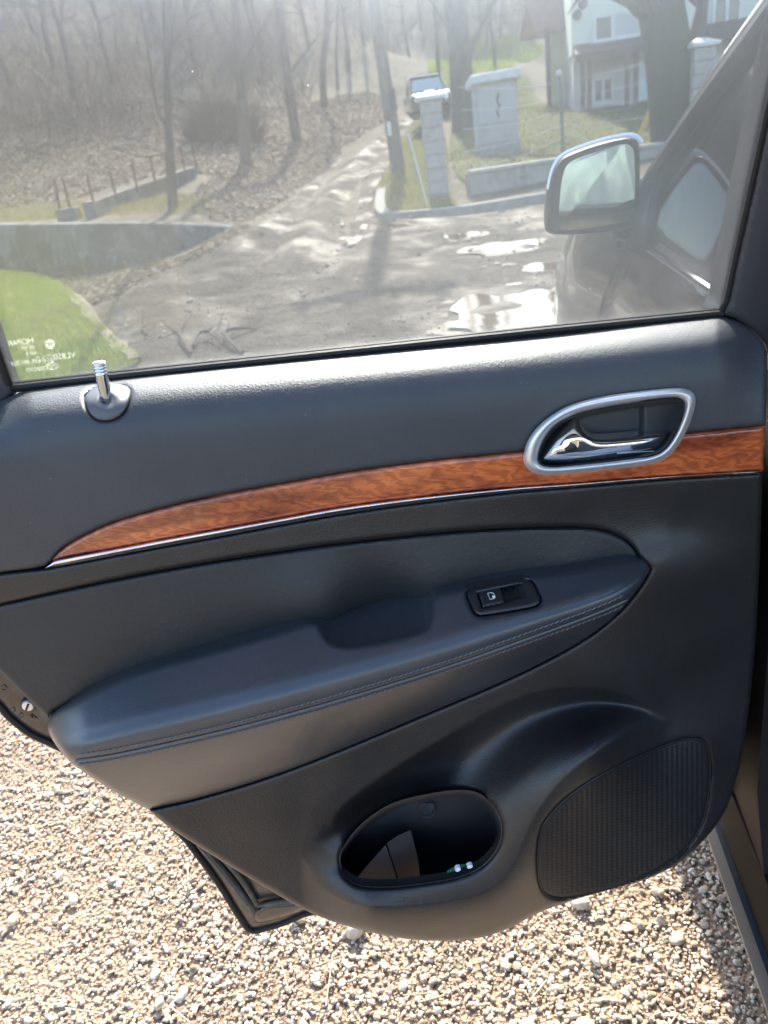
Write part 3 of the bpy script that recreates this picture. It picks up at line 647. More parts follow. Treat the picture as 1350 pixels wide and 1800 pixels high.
# door shell showing at the lower left
shell = cat([(-70, 1120), (-30, 1205), (0, 1238), (20, 1260), (55, 1287), (97, 1307), (160, 1340), (250, 1400), (318, 1462), (345, 1495), (385, 1550), (420, 1607), (440, 1638)], 6)
shell = np.vstack([shell, cat([(440, 1638), (470, 1632), (505, 1622), (530, 1609), (556, 1600)], 4)[1:], [(800, 1610), (1100, 1520), (1262, 1400), (1315, 1200), (1338, 900), (1340, 660), (1200, 620), (-70, 740)]])
pad('door_shell', shell, C(.020), SHELL, door, 7, 10, .008, .05)
mb = MB(); c = cat([(-70, 1120), (-30, 1205), (0, 1240), (20, 1262), (55, 1289), (97, 1309), (160, 1342), (250, 1402), (318, 1465), (345, 1498), (385, 1553), (420, 1609), (441, 1634), (470, 1630), (505, 1619), (535, 1606), (570, 1598)], 6)
mb.tube(D(c[:, 0], c[:, 1], .018), .0052, 8)
mb.build('door_seal', RUBBER, door)
mb = MB(); c = cat([(350, 1482), (400, 1542), (428, 1578), (446, 1600)], 6); mb.tube(D(c[:, 0], c[:, 1], .026), .0055, 8); c = cat([(365, 1480), (420, 1540), (452, 1590)], 6); mb.tube(D(c[:, 0], c[:, 1], .026), .0040, 8)
c = cat([(452, 1592), (500, 1584), (540, 1578)], 5); mb.tube(D(c[:, 0], c[:, 1], .027), .003, 8)
mb.build('seal_channel', mat('dusty_rubber', (.075,.065,.055), .7, vary=(60,(.14,.125,.10),.5,.7), bump=('noise',200,.3,.001)), door)
pad('shell_pressing', cat([(446, 1606), (470, 1590), (530, 1584), (548, 1592), (520, 1606), (480, 1618), (452, 1622)], 5, True), C(.028), SHELL, door, 3, 9, .006, .01)
# screw and moulded marks on the shell
mb = MB(); ce = D(50, 1239, .028); mb.tube([ce+[0, .004, 0], ce, ce-[0, .0035, 0], ce-[0, .0042, 0]], [.0078, .0078, .0066, .004], 20); scr = mb.build('screw', mat('zinc_screw', (.75,.74,.70), .4, .6), door, angle=30)
mb = MB(); mb.tube([ce+[0, .003, 0], ce-[0, .001, 0]], [.0098, .0092], 20); mb.build('screw_washer', PLASTIC_D, door, angle=30)
ax = np.array([[.55, 0, .83], [0, 1, 0], [-.83, 0, .55]]); mb = MB(); mb.box(ce-[0, .0043, 0], (.0105, .0012, .0026), ax); mb.build('screw_slot', mat('slot_black', (.02,.02,.02), .8), door)
mb = MB()
for L in ([(2, 1207), (8, 1203), (12, 1208), (8, 1213), (3, 1212)], [(18, 1246), (24, 1243), (27, 1249), (22, 1253)], [(30, 1262), (37, 1252), (41, 1256)], [(33, 1264), (41, 1259)], [(53, 1256), (58, 1262), (56, 1254), (63, 1262), (60, 1258), (67, 1263)]):
    mb.tube(D(*np.array(L).T, .0203), .0005, 5)
mb.build('moulded_marks', PLASTIC_D, door)['kind'] = 'stuff'
# ---- window: pane, seals, frame
def Wg(P): P = np.atleast_2d(P); return -.006+.00016*np.clip(belt_y(P[:, 0])-P[:, 1], -80, 900)
gpoly = np.array([(-150, 730), (-150, 420), (-110, 200), (-40, -120), (60, -420), (1500, -420), (1440, -180), (1352, 200), (1300, 440), (1279, 540), (1277, 570), (675, 640), (20, 705)], float)
Pq, q, d = region(gpoly, 40)
fr_ = D(Pq[:, 0], Pq[:, 1], Wg(Pq)); n_ = len(fr_); bk = fr_+[0, .004, 0]
FCs = [list(dict.fromkeys(f)) for f in q.tolist()]; FCs = [f for f in FCs if len(f) > 2]; ec = {}
for f in FCs:
    for a, b in zip(f, f[1:]+f[:1]): ec[(a, b)] = 1
side = [[b, a, a+n_, b+n_] for (a, b) in ec if (b, a) not in ec]
pane = mesh_obj('window_pane', np.vstack([fr_, bk]), FCs+[[i+n_ for i in f[::-1]] for f in FCs]+side, GLASS, door, False, solid=True)
ORG[pane] = ORG[car]
T_ = cat([(-80, 683), (10, 674), (193, 654), (400, 632), (675, 603), (950, 574), (1150, 554), (1270, 542)], 8)
mb = MB()
mb.tube(D(T_[:, 0], T_[:, 1]+3, .003), .0030, 8); mb.build('outer_seal', RUBBER, door)
mb = MB(); mb.tube(D(T_[:, 0], T_[:, 1]+9, .007), .0042, 8); mb.build('belt_seal', RUBBER, door)
mb = MB(); mb.tube(D(T_[:, 0], T_[:, 1]+14, .006), .0022, 6); mb.build('seal_lip', PLASTIC_D, door)
# window frame: rear, front, top members
pad('rear_frame', [(30, -420), (-60, -120), (-122, 200), (-112, 300), (-60, 450), (-30, 545), (-2, 632), (14, 676), (24, 690), (14, 700), (0, 710), (-80, 745), (-150, 700), (-190, 560), (-215, 200), (-150, -140), (-60, -470)], lambda P: Wg(P)+.02, PLASTIC_G, door, 5, 6, .006, .03)
mb = MB(); c = np.array([(38, -420), (-52, -120), (-114, 200), (-104, 300), (-56, 450), (-28, 548), (2, 634), (17, 676)]); mb.tube(D(c[:, 0], c[:, 1], Wg(c)+.018), .0035, 8); mb.build('glass_run', RUBBER, door); mb = MB(); c = np.array([(1268, 546), (1279, 528), (1298, 440), (1352, 196), (1440, -180)]); mb.tube(D(c[:, 0], c[:, 1], Wg(c)+.010), .0042, 8); mb.build('glass_run', RUBBER, door)
pad('front_frame', [(1271, 553), (1283, 530), (1302, 440), (1356, 196), (1446, -180), (1500, -420), (1660, -420), (1560, 0), (1420, 690), (1352, 650), (1346, 610), (1322, 580), (1292, 560)], lambda P: Wg(P)+.022-.02*smooth01(P[:, 0]+(P[:, 1]-550)*.25, 1300, 1380), PLASTIC_G, door, 6, 10, .008, .05)
pad('top_frame', [(-200, -300), (0, -400), (1520, -400), (1520, -560), (-200, -560)], lambda P: Wg(P)+.02, PLASTIC_G, door, 12, 12, .01, .04)
# ---- etched writing on the pane (read from outside, so mirrored from here)
ETCH = bpy.data.materials.new('etched_white'); ETCH.use_nodes = True
_t = ETCH.node_tree; _n = _t.nodes; _n.clear(); _o = _n.new('ShaderNodeOutputMaterial'); _m = _n.new('ShaderNodeMixShader'); _m.inputs[0].default_value = .13
_a = _n.new('ShaderNodeBsdfTransparent'); _b = _n.new('ShaderNodeBsdfTranslucent'); _b.inputs[0].default_value = (.9,.92,.9,1); _t.links.new(_a.outputs[0], _m.inputs[1]); _t.links.new(_b.outputs[0], _m.inputs[2]); _t.links.new(_m.outputs[0], _o.inputs[0])
def etch(txt, px, py, h, name='etched_text'):
    """flat lettering on the inner face; px,py = right end of the mirrored line (its first character)"""
    w = float(Wg(np.array([[px, py]]))[0])+.0006; o0 = D(px, py, w); s = depth_px(o0)
    c = bpy.data.curves.new('t', 'FONT'); c.body = txt; c.size = h*s*1.35; c.extrude = .00005
    tmp = bpy.data.objects.new('t', c); COL.objects.link(tmp); dg = bpy.context.evaluated_depsgraph_get()
    me = tmp.evaluated_get(dg).to_mesh(); vs = np.array([v.co for v in me.vertices]); fs = [list(p.vertices) for p in me.polygons]
    bpy.data.objects.remove(tmp)
    X = np.array([-1, 0, .03]); Z = np.array([0, 0.02, 1.])
    V = o0+vs[:, :1]*X+vs[:, 1:2]*Z+vs[:, 2:3]*np.array([0, -1, 0])
    b = mesh_obj(name, V, [f[::-1] for f in fs], ETCH, door, False); ORG[b] = ORG[car]
etch('MOPAR', 61, 603, 10); etch('101 8M', 63, 612, 6); etch('AS2 8', 66, 622, 6); etch('M', 70, 630, 5)
etch('VL850', 134, 628, 11); etch('43R-001203', 74, 637, 8); etch('E000243', 80, 650, 7)
def ring(cx, cy, rx, ry, r):
    return [D(cx+rx*math.cos(t), cy+ry*math.sin(t), float(Wg(np.array([[cx, cy]]))[0])+.0007) for t in np.arange(28)*2*PI/28]
mb = MB(); mb.tube(ring(85, 632, 10, 8, 0), .00035, 4, closed=True); mb.tube(ring(92, 644, 10, 6, 0), .0005, 4, closed=True)
mb.build('etched_rings', ETCH, door); etch('E11', 94, 636, 8); etch('CCC', 100, 647, 7)
mb = MB(); wz = float(Wg(np.array([[88, 605]]))[0])+.0007
for k in range(5):                                                    # five wedges of the pentagon mark
    a0 = PI/2+k*2*PI/5; pts = []
    for (rr, da) in ((1.5, 0), (9.5, -PI/5+.10), (9.5, PI/5-.10)):
        pts.append(D(88+rr*math.cos(a0+PI/5+da), 605-rr*math.sin(a0+PI/5+da), wz))
    mb.prism(pts, [p+[0, .0001, 0] for p in pts])
mb.build('etched_emblem', ETCH, door, False)

# ---- car body ahead of and beside the open door
def body_o(s, z):                              # how far the skin stands out of the hinge plane
    b = .035*math.sin(PI*min(max((z-.35)/.85, 0), 1))
    t = max(0, (z-.95)/.2); b -= .05*t*t
    if s > 1.0: b += .05*math.exp(-((s-1.5)/.42)**2)*(1-abs(z-.8)/.6)
    if s > 1.75: b -= .42*((s-1.75)/.62)**2
    if z < .5: b -= .05*((.5-z)/.15)
    return b
def skin(name, s0, s1, z0, z1, m, ns=20, nz=16, arch=None, topf=None):
    V = []; ss = np.linspace(s0, s1, ns)
    for s in ss:
        zt = topf(s) if topf else z1
        for k in range(nz):
            z = z0+(zt-z0)*k/(nz-1)
            if arch and abs(s-arch[0]) < arch[1]:
                za = .36+math.sqrt(max(arch[1]**2-(s-arch[0])**2, 0)); z = max(z, min(za, zt-.01)) if k < nz-1 else z
            V.append(CW(s, body_o(s, z), z))
    n = len(V); V2 = V+[v+np.array([cs, -sn, 0])*.03 for v in V]
    FC = []
    for i in range(ns-1):
        for k in range(nz-1):
            a = i*nz+k; FC.append([a, a+nz, a+nz+1, a+1]); FC.append([n+a, n+a+1, n+a+nz+1, n+a+nz])
    for k in range(nz-1):
        FC.append([k, k+1, n+k+1, n+k]); a = (ns-1)*nz+k; FC.append([a, n+a, n+a+1, a+1])
    for i in range(ns-1):
        a = i*nz+nz-1; FC.append([a, a+nz, n+a+nz, n+a]); a = i*nz; FC.append([a, n+a, n+a+nz, a+nz])
    return mesh_obj(name, V2, FC, m, car, True, 45)
skin('front_door', .045, 1.02, .42, 1.165, PAINT)
fender_top = lambda s: 1.165-.055*smooth01(s, 1.0, 2.3)-.10*max(0, (s-1.9)/.4)**2
skin('fender', 1.028, 2.36, .42, 1.1, PAINT, 34, 18, arch=(1.62, .40), topf=fender_top)
# hood: crowned sheet from the fender tops across
V = []; ns, no = 26, 24
for i in range(ns):
    s = 1.03+(2.38-1.03)*i/(ns-1)
    for j in range(no):
        u = j/(no-1); o = body_o(s, fender_top(s))-.004-u*1.62
        V.append(CW(s-.22*max(0, (i/(ns-1)-.8))*abs(u-.5)*2, o, fender_top(s)+.075*math.sin(PI*u)**.6+.012*smooth01(u, .1, .16)*smooth01(u, .9, .84)))
FC = [[i*no+j, (i+1)*no+j, (i+1)*no+j+1, i*no+j+1] for i in range(ns-1) for j in range(no-1)]
mesh_obj('hood', V, FC, PAINT, car)
mb = MB(); mb.loft([[CW(2.36, -.25-1.15*u, z) for u in np.linspace(0, 1, 12)] for z in (.4, .7, 1.0, 1.05)], closed=False); mb.build('bumper', PAINT, car)
hl = [CW(2.13, -.005, .78), CW(2.32, -.16, .76), CW(2.32, -.16, .93), CW(2.10, .0, .95)]; mb = MB(); mb.prism([p+CW(0, .02, 0)-CW(0, 0, 0) for p in hl], hl); mb.build('headlight', mat('headlamp_plastic', (.6,.62,.64), .12, .3), car)
wh = thing  # wheel under the arch
c0 = CW(1.62, -.06, .37)
def wheel(c):
    A = np.array([cs, -sn, 0]); B1 = np.array([sn, cs, 0]); Z = np.array([0, 0, 1.])
    def ringl(r, off): return [c+A*off+r*(math.cos(t)*B1+math.sin(t)*Z) for t in np.arange(32)*2*PI/32]
    m1 = MB(); m1.loft([ringl(.24, -.03), ringl(.35, -.05), ringl(.37, -.02), ringl(.37, .18), ringl(.35, .21), ringl(.24, .2)]); w = m1.build('wheel', RUBBER, car); ORG[w] = ORG[car]
    m2 = MB(); m2.loft([ringl(.24, -.02), ringl(.22, .03), ringl(.06, .0), ringl(.01, -.01)]); 
    m2.build('rim', SATIN, w)
wheel(c0)
# sill, jamb, pillars, roof
mb = MB()
pf = [(-.07, .40), (-.005, .41), (.012, .45), (-.005, .50), (-.05, .515), (-.12, .52), (-.14, .47), (-.14, .40)]
mb.loft([[CW(s, o, z) for o, z in pf] for s in np.linspace(-1.5, .10, 9)], cap=True); mb.build('sill', JAMB, car, angle=30)
mb = MB(); pf2 = [(-.005, .395), (.024, .402), (.030, .430), (.020, .446), (-.005, .44)]
mb.loft([[CW(s, o, z) for o, z in pf2] for s in np.linspace(-1.5, .02, 6)], cap=True); mb.build('sill_moulding', mat('sill_moulding', (.13,.135,.145), .3, .5, coat=.3), car, angle=30)
mb = MB(); pf3 = [(-.045, .515), (-.06, .522), (-.12, .524), (-.12, .5), (-.045, .5)]
mb.loft([[CW(s, o, z) for o, z in pf3] for s in np.linspace(-1.4, -.06, 4)], cap=True); mb.build('scuff_plate', PLASTIC_D, car, angle=30)
bp_ = []
for z, a, b in ((.46, -.14, .12), (.60, -.07, .13), (.85, -.055, .13), (1.15, -.05, .13), (1.45, -.02, .14), (1.75, .03, .17)):
    ox = .0 if z < 1.15 else -.25*((z-1.15)/.6)
    bp_.append([CW(a, ox-.005, z), CW(a-.0, ox-.03, z), CW(a-.02, ox-.06, z), CW(a-.02, ox-.16, z), CW(b, ox-.16, z), CW(b, ox-.012, z)])
mb = MB(); mb.loft(bp_, cap=True); mb.build('centre_pillar', JAMB, car, angle=25)
mb = MB(); mb.tube([CW(-.065, -.035, z) for z in np.linspace(.5, 1.16, 14)], .009, 8); mb.tube([CW(-.045, -.012, z) for z in np.linspace(.52, 1.18, 10)], .004, 6); mb.build('body_seal', RUBBER, car)
# front door: belt trim, handle, window, windscreen pillar
mb = MB(); mb.tube([CW(s, body_o(s, 1.16)+.012, 1.172) for s in np.linspace(.05, 1.0, 14)], .0075, 8); mb.build('belt_trim', CHROME, car)
mb = MB(); mb.tube([CW(s, body_o(s, 1.185)+.0, 1.188) for s in np.linspace(.05, 1.0, 14)], .009, 8); mb.build('door_weatherstrip', RUBBER, car)
mb = MB(); hc = [CW(s, body_o(s, .99)+.008+.028*math.sin(PI*min(max((s-.12)/.22, 0), 1))**.5, .99) for s in np.linspace(.12, .34, 14)]; mb.tube(hc, [.010]+[.014]*12+[.010], 10); mb.build('outer_handle', CHROME, car)
mb = MB(); pts = cat([CW(1.12, -.045, 1.15), CW(.95, -.10, 1.30), CW(.70, -.18, 1.50), CW(.42, -.26, 1.68), CW(.1, -.31, 1.77), CW(-.5, -.32, 1.79), CW(-1.3, -.30, 1.74)], 6)
mb.tube(pts, .035, 10); mb.build('windscreen_pillar', PAINT, car)
mb = MB(); pts2 = cat([CW(1.04, -.02, 1.16), CW(.90, -.065, 1.30), CW(.66, -.14, 1.48), CW(.40, -.215, 1.645), CW(.16, -.25, 1.70), CW(.05, -.22, 1.60), CW(.03, -.04, 1.18)], 6)
mb.tube(pts2, .018, 8); mb.build('front_door_frame', PLASTIC_D, car)
mb = MB(); V = [CW(1.0, -.03, 1.17), CW(.88, -.075, 1.30), CW(.65, -.145, 1.475), CW(.40, -.22, 1.635), CW(.16, -.255, 1.69), CW(.05, -.225, 1.6), CW(.04, -.045, 1.17)]
mb.prism(V, [v+np.array([cs, -sn, 0])*.004 for v in V]); mb.build('front_window', GLASS_C, car, False)
mb = MB(); V = [CW(1.02, -.03, 1.172), CW(.90, -.07, 1.285), CW(.82, -.045, 1.19)]; V = [CW(1.04, -.01, 1.165), CW(.87, -.065, 1.315), CW(.82, -.02, 1.165)]; mb.prism(V, [v+np.array([cs, -sn, 0])*.03 for v in V]); mb.build('mirror_base', PLASTIC_D, car, False)
# windscreen, roof, dashboard, steering wheel, front seat
mb = MB(); V = [CW(1.14, -.06, 1.16), CW(.42, -.28, 1.67), CW(.36, -.85, 1.72), CW(.42, -1.42, 1.67), CW(1.14, -1.6, 1.16), CW(1.22, -.85, 1.17)]; mb.prism(V, [v+np.array([0, 0, .005]) for v in V]); mb.build('windscreen', GLASS_C, car, False)
mb = MB(); mb.loft([[CW(s, -.29-1.12*u, 1.76+.04*math.sin(PI*u)-.10*max(0, (s-.1)/.3)) for u in np.linspace(0, 1, 10)] for s in np.linspace(-1.6, .42, 8)], closed=False); rf = mb.build('roof', PAINT, car); sm = rf.modifiers.new('s', 'SOLIDIFY'); sm.thickness = .03
mb = MB(); mb.loft([[CW(s, -.10-1.45*u, z) for u in np.linspace(0, 1, 8)] for s, z in ((1.15, 1.13), (.95, 1.16), (.72, 1.12), (.66, 1.02), (.70, .8))], closed=False); mb.build('dashboard', PLASTIC_D, car)
cw = CW(.58, -.46, 1.13); mb = MB(); axs = np.array([0, 0, 1.])*.86+np.array([sn, cs, 0])*.5; B1 = np.array([cs, -sn, 0]); mb.tube([cw+.19*(math.cos(t)*B1+math.sin(t)*axs) for t in np.arange(32)*2*PI/32], .016, 8, closed=True); mb.tube([cw-B1*.18, cw, cw+B1*.18], .018, 6); mb.tube([cw, cw+np.array([sn, cs, -.3])*.2], .03, 8); mb.build('steering_wheel', LEATHER_A, car)
mb = MB(); A3 = [[cs, -sn, 0], [sn, cs, 0], [0, 0, 1]]; mb.box(CW(.05, -.5, .78), (.48, .5, .22), A3, .06); mb.box(CW(-.12, -.5, 1.10), (.46, .14, .60), A3, .06); mb.box(CW(-.14, -.5, 1.50), (.26, .1, .18), A3, .04); mb.build('front_seat', LEATHER_D, car)
mb = MB(); mb.box(CW(.05, -1.2, .78), (.48, .5, .22), A3, .06); mb.box(CW(-.12, -1.2, 1.10), (.46, .14, .60), A3, .06); mb.box(CW(-.14, -1.2, 1.50), (.26, .1, .18), A3, .04); mb.build('passenger_seat', LEATHER_D, car)
mb = MB(); mb.loft([[CW(s_, o_, z_) for o_, z_ in ((-1.62, .45), (-1.55, .5), (-1.53, 1.1), (-1.56, 1.17), (-1.66, 1.15), (-1.70, .8), (-1.66, .45))] for s_ in (-1.3, 0, 1.1)], cap=True); mb.build('far_door', PLASTIC, car)
mb = MB(); mb.tube(cat([CW(1.12, -1.62, 1.15), CW(.95, -1.58, 1.30), CW(.70, -1.52, 1.50), CW(.42, -1.44, 1.68), CW(.1, -1.40, 1.75)], 5), .035, 8); mb.build('far_windscreen_pillar', PLASTIC_D, car)
mb = MB(); mb.tube([CW(-.05, -1.60, 1.15), CW(-.08, -1.50, 1.5), CW(-.1, -1.42, 1.74)], .05, 8); mb.build('far_centre_pillar', PLASTIC_D, car)
mb = MB(); mb.tube([CW(.62, -.85, 1.62), CW(.56, -.85, 1.58)], .01, 6); mb.box(CW(.54, -.85, 1.56), (.24, .04, .075), A3, .015); mb.build('rear_view_mirror', PLASTIC_D, car)
mb = MB(); mb.box(CW(-.35, -.85, .47), (1.46, 3.0, .05), A3, .01); mb.build('cabin_floor', mat('carpet', (.03,.03,.032), .95, bump=('noise',400,.5,.002)), car)
# wing mirror
MY = 1.72
def Q(x, y, w): return aty(x, y, MY-np.asarray(w, float)-(np.asarray(x, float)-1050)*.00042+(330-np.asarray(y, float))*.00005)   # the mirror is turned outwards
HOUS = cat([(962, 400), (963, 365), (967, 330), (975, 298), (990, 277), (1020, 263), (1060, 250), (1098, 242), (1115, 243), (1125, 254), (1127, 300), (1126, 350), (1121, 384), (1112, 400), (1080, 408), (1020, 413), (980, 413), (967, 410)], 6, True)
MGL = cat([(982, 396), (984, 345), (990, 305), (1004, 284), (1048, 267), (1092, 254), (1108, 257), (1114, 270), (1116, 325), (1113, 368), (1107, 384), (1080, 393), (1020, 403), (990, 405)], 6, True)
hc_ = HOUS.mean(0); mb = MB(); loops = []
for k, (sc_, w) in enumerate(((.93, -.012), (.97, .0), (1.0, -.010), (1.01, -.03), (.96, -.07), (.82, -.11), (.5, -.135), (.1, -.14))):
    q = hc_+(HOUS-hc_)*sc_; p = Q(q[:, 0], q[:, 1], 0.0); p = p+np.array([sn*.6, 1, 0])*(-w); loops.append(p)
mb.loft(loops, cap=True)
mir = mb.build('wing_mirror', PLASTIC_D, car); ORG[mir] = ORG[car]
mb = MB(); q = MGL; mb.prism(Q(q[:, 0], q[:, 1], .001)+np.array([0, -.001, 0]), Q(q[:, 0], q[:, 1], -.012)); mb.build('mirror_glass', mat('mirror_silver', (.44,.49,.48), .03, 1.0), mir, False)
capP = cat([(966, 335), (975, 298), (990, 276), (1020, 262), (1060, 249), (1098, 241), (1116, 242), (1127, 254)], 8); mb = MB(); p = Q(capP[:, 0], capP[:, 1], -.02); mb.tube(p+np.array([0, .0, 0]), [.004]+[.0085]*(len(p)-2)+[.004], 8); mb.build('mirror_cap', SATIN, mir)
mb = MB(); a1 = Q(1105, 378, -.05); b1 = CW(.93, -.02, 1.22); mb.tube([a1, (a1+b1)/2, b1], [.04, .034, .045], 10); mb.build('mirror_arm', PLASTIC_D, mir)
mb = MB(); a1 = Q(1118, 356, -.03); b1 = Q(1166, 346, -.03); mb.tube([a1, b1], .006, 8); mb.build('arm_trim', SATIN, mir)
tag(thing('sweet_wrapper', 'small green and white wrapper lying in the door pocket', 'wrapper', D(812, 1538, .10)))
wr = bpy.data.objects['sweet_wrapper']
mb = MB(); loops = []
for i, t in enumerate(np.linspace(0, 1, 9)):
    x = 786+52*t; y = 1546-11*t; hw = 11*math.sin(PI*(.08+.84*t))**.6
    loops.append([D(x+dx*.3, y+dy-10, .150-abs(dy)*.0008) for dx, dy in ((-2, -hw), (0, -hw*.3), (2, hw*.5), (0, hw), (-3, hw*.2))])
mb.loft(loops, cap=True); mb.build('foil', mat('green_foil', (.02,.22,.12), .3, coat=.3), wr)
mb = MB()
for (x, y, rx, ry) in ((805, 1539, 5, 3.2), (826, 1534, 5, 2.8)):
    p = [D(x+rx*math.cos(t), y+ry*math.sin(t)-rx*math.cos(t)*.2-10, .156) for t in np.arange(14)*2*PI/14]; mb.prism(p, [q+[0, .005, 0] for q in p])
mb.build('printed_white', mat('white_foil', (.8,.85,.88), .35), wr)['kind'] = 'stuff'

# ------------------------------------------------------------------ BACKGROUND MATERIALS
BARK = mat('bark', (.085,.072,.06), .95, spec=.15, vary=[(9,(.14,.125,.105),.45,.7)], bump=('noise',35,.8,.03,6), stretch=(1,1,.25))
BARK_M = mat('mossy_bark', (.075,.07,.055), .95, spec=.15, vary=[(4,(.07,.085,.035),.45,.65)], bump=('noise',20,.8,.05,6), stretch=(1,1,.3))
TWIG = mat('twig_bark', (.10,.085,.072), .95, spec=.15)
LEAF = mat('dead_leaf', (.25,.2,.14), .75, spec=.1, trans=.2, island=[(.12,.09,.065),(.21,.17,.13),(.30,.25,.20),(.16,.12,.09),(.40,.35,.29)])
BLADE = mat('grass_blade', (.1,.15,.03), .6, spec=.2, trans=.5, island=[(.12,.19,.02),(.20,.29,.035),(.27,.33,.06),(.15,.23,.025),(.33,.32,.10)])
DRY = mat('dry_grass', (.2,.19,.09), .7, spec=.2, trans=.45, island=[(.12,.15,.04),(.28,.24,.11),(.18,.19,.06),(.34,.30,.16)])
RUST = mat('rusty_iron', (.12,.065,.045), .85, spec=.3, vary=(30,(.20,.10,.06),.45,.65), bump=('noise',90,.4,.004))
PLASTER = mat('mint_plaster', (.62,.65,.57), .9, spec=.2, vary=(.8,(.55,.59,.51),.4,.65), bump=('noise',60,.2,.004))
PLASTER_P = mat('grey_plaster', (.52,.49,.45), .9, spec=.2, vary=(1.2,(.44,.42,.43),.4,.65), bump=('noise',60,.2,.004))
WHITE = mat('white_paint', (.64,.63,.60), .6, vary=(5,(.50,.49,.46),.45,.65))
BROWN = mat('brown_timber', (.12,.075,.06), .8, vary=(7,(.09,.055,.045),.4,.6), bump=('noise',50,.3,.005), stretch=(1,1,.1))
TILE = mat('roof_tile', (.24,.135,.105), .85, vary=(6,(.18,.10,.08),.4,.65), bump=('noise',20,.4,.02))
PANE = mat('house_glass', (.03,.04,.05), .06, spec=.8)
CURT = mat('curtain', (.45,.44,.46), .9)
BLOCK = mat('pale_block', (.37,.355,.325), .9, spec=.2, vary=[(2,(.27,.26,.23),.45,.62),(9,(.42,.41,.38),.42,.65)], bump=('noise',35,.7,.012,6))

def px_rect(x0, y0, x1, y1, Y):              # level rectangle on the plane Y through two traced corners
    a = aty(x0, y0, Y); b = aty(x1, y1, Y); return min(a[0], b[0]), max(a[0], b[0]), min(a[2], b[2]), max(a[2], b[2])

# ---- bare trees
def grow(mb, p, d, L, r, lev, R, seg=5, droop=0.0):
    n = 4 if lev > 1 else 3; pts = [p]; rr = [r]
    q = np.array(p, float); dd = np.array(d, float)
    for i in range(n):
        dd = dd+R.normal(0, .16, 3)+[0, 0, .05-droop]; dd /= np.linalg.norm(dd); q = q+dd*L/n; pts.append(q.copy()); rr.append(r*(1-.72*(i+1)/n))
    mb.tube(pts, rr, seg if lev > 1 else 3, cap=False)
    if lev <= 0: return
    for k in range(int(R.integers(3, 6))):
        i = int(R.integers(1, n+1)); ax = R.normal(0, 1, 3); ax -= dd*(ax @ dd); ax /= np.linalg.norm(ax)+1e-9
        nd = dd*.7+ax*.8; nd /= np.linalg.norm(nd); grow(mb, pts[i], nd, L*R.uniform(.5, .75), rr[i]*.75+.002, lev-1, R, seg, droop)
def traced_tree(label, path, w0, w1, forks=(), height=7, lev=2, bark=BARK, nb=9, name='bare_tree', y=None, seed=1, group=None):
    R = np.random.default_rng(seed); b = hit(*path[0]); Y = b[1] if y is None else y
    if y is not None: b = aty(*path[0], y)
    t = thing(name, label, 'tree', b, group)
    P = np.array([aty(px, py, Y) for px, py in path]); s = depth_px(P[0])
    dirn = P[-1]-P[-2]; dirn /= np.linalg.norm(dirn); ext = []
    top = P[-1].copy(); k = 0
    while top[2] < b[2]+height and k < 8:
        dirn = dirn+np.array([R.normal(0, .08), R.normal(0, .08), .12]); dirn /= np.linalg.norm(dirn); top = top+dirn*1.0; ext.append(top.copy()); k += 1
    base = P[0]-np.array([0, 0, .15]); full = cat(np.vstack([[base], P]+([ext] if ext else [])), 4)
    n = len(full); rr = np.interp(np.linspace(0, 1, n), [0, .06, .12, .5, 1], [w0*.5*s*1.35, w0*.5*s*1.05, w0*.5*s*.95, w1*.5*s, w1*.5*s*.35])
    mb = MB(); mb.tube(full, rr, 10, cap=False); mb.build('trunk', bark, t)
    mb = MB()
    for fk in forks:
        p = np.array([aty(px, py, Y+R.uniform(-.4, .4)*(i > 0)) for i, (px, py) in enumerate(fk[0])]); c = cat(p, 4); r0 = fk[1]*.5*s
        mb.tube(c, np.linspace(r0, r0*.4, len(c)), 7, cap=False); dd = c[-1]-c[-2]; dd /= np.linalg.norm(dd)
        grow(mb, c[-1], dd, 1.6, r0*.45, lev, R)
        for j in range(3):
            i = int(R.integers(len(c)//3, len(c))); a = R.normal(0, 1, 3); a[2] = abs(a[2]); a /= np.linalg.norm(a); grow(mb, c[i], a, 1.0, r0*.3, max(lev-1, 0), R)
    for j in range(nb):
        i = int(R.integers(int(n*.42), n)); a = R.normal(0, 1, 3); a[2] = abs(a[2])*.6+.25; a /= np.linalg.norm(a)
        grow(mb, full[i], a, R.uniform(1.0, 2.2), rr[i]*.45, lev, R)
    mb.build('crown', TWIG, t); return t
traced_tree('forked bare tree rising just behind the end of the low concrete wall', [(305, 368), (300, 300), (296, 232), (295, 190), (293, 100), (290, 0)], 19, 9, [([(296, 222), (278, 195), (264, 110), (246, 0)], 9), ([(288, 270), (250, 275), (205, 262)], 4)], 7, seed=3)
traced_tree('bare tree with a straight grey trunk beside the dark round bush', [(433, 290), (428, 200), (421, 120), (413, 0)], 22, 15, [([(430, 112), (452, 70), (478, 18)], 8), ([(424, 70), (400, 35), (372, 0)], 6)], 8, seed=5)
traced_tree('leaning bare tree left of the dirt track with roots at the leafy verge', [(522, 246), (507, 150), (496, 60), (487, 0)], 20, 12, [([(512, 128), (535, 95), (562, 60)], 6)], 8, seed=8)
traced_tree('slim bare tree farthest up the left verge of the track', [(570, 190), (567, 120), (574, 60), (576, 0)], 14, 8, [], 9, seed=9)
traced_tree('thin bare sapling standing between the slim tree and the wooden pole', [(594, 158), (592, 110), (593, 50), (596, 0)], 7, 5, [], 8, lev=1, seed=10)
traced_tree('thin bare tree behind the parked car on the track', [(771, 132), (768, 60), (763, 0)], 8, 6, [], 10, lev=1, seed=11)
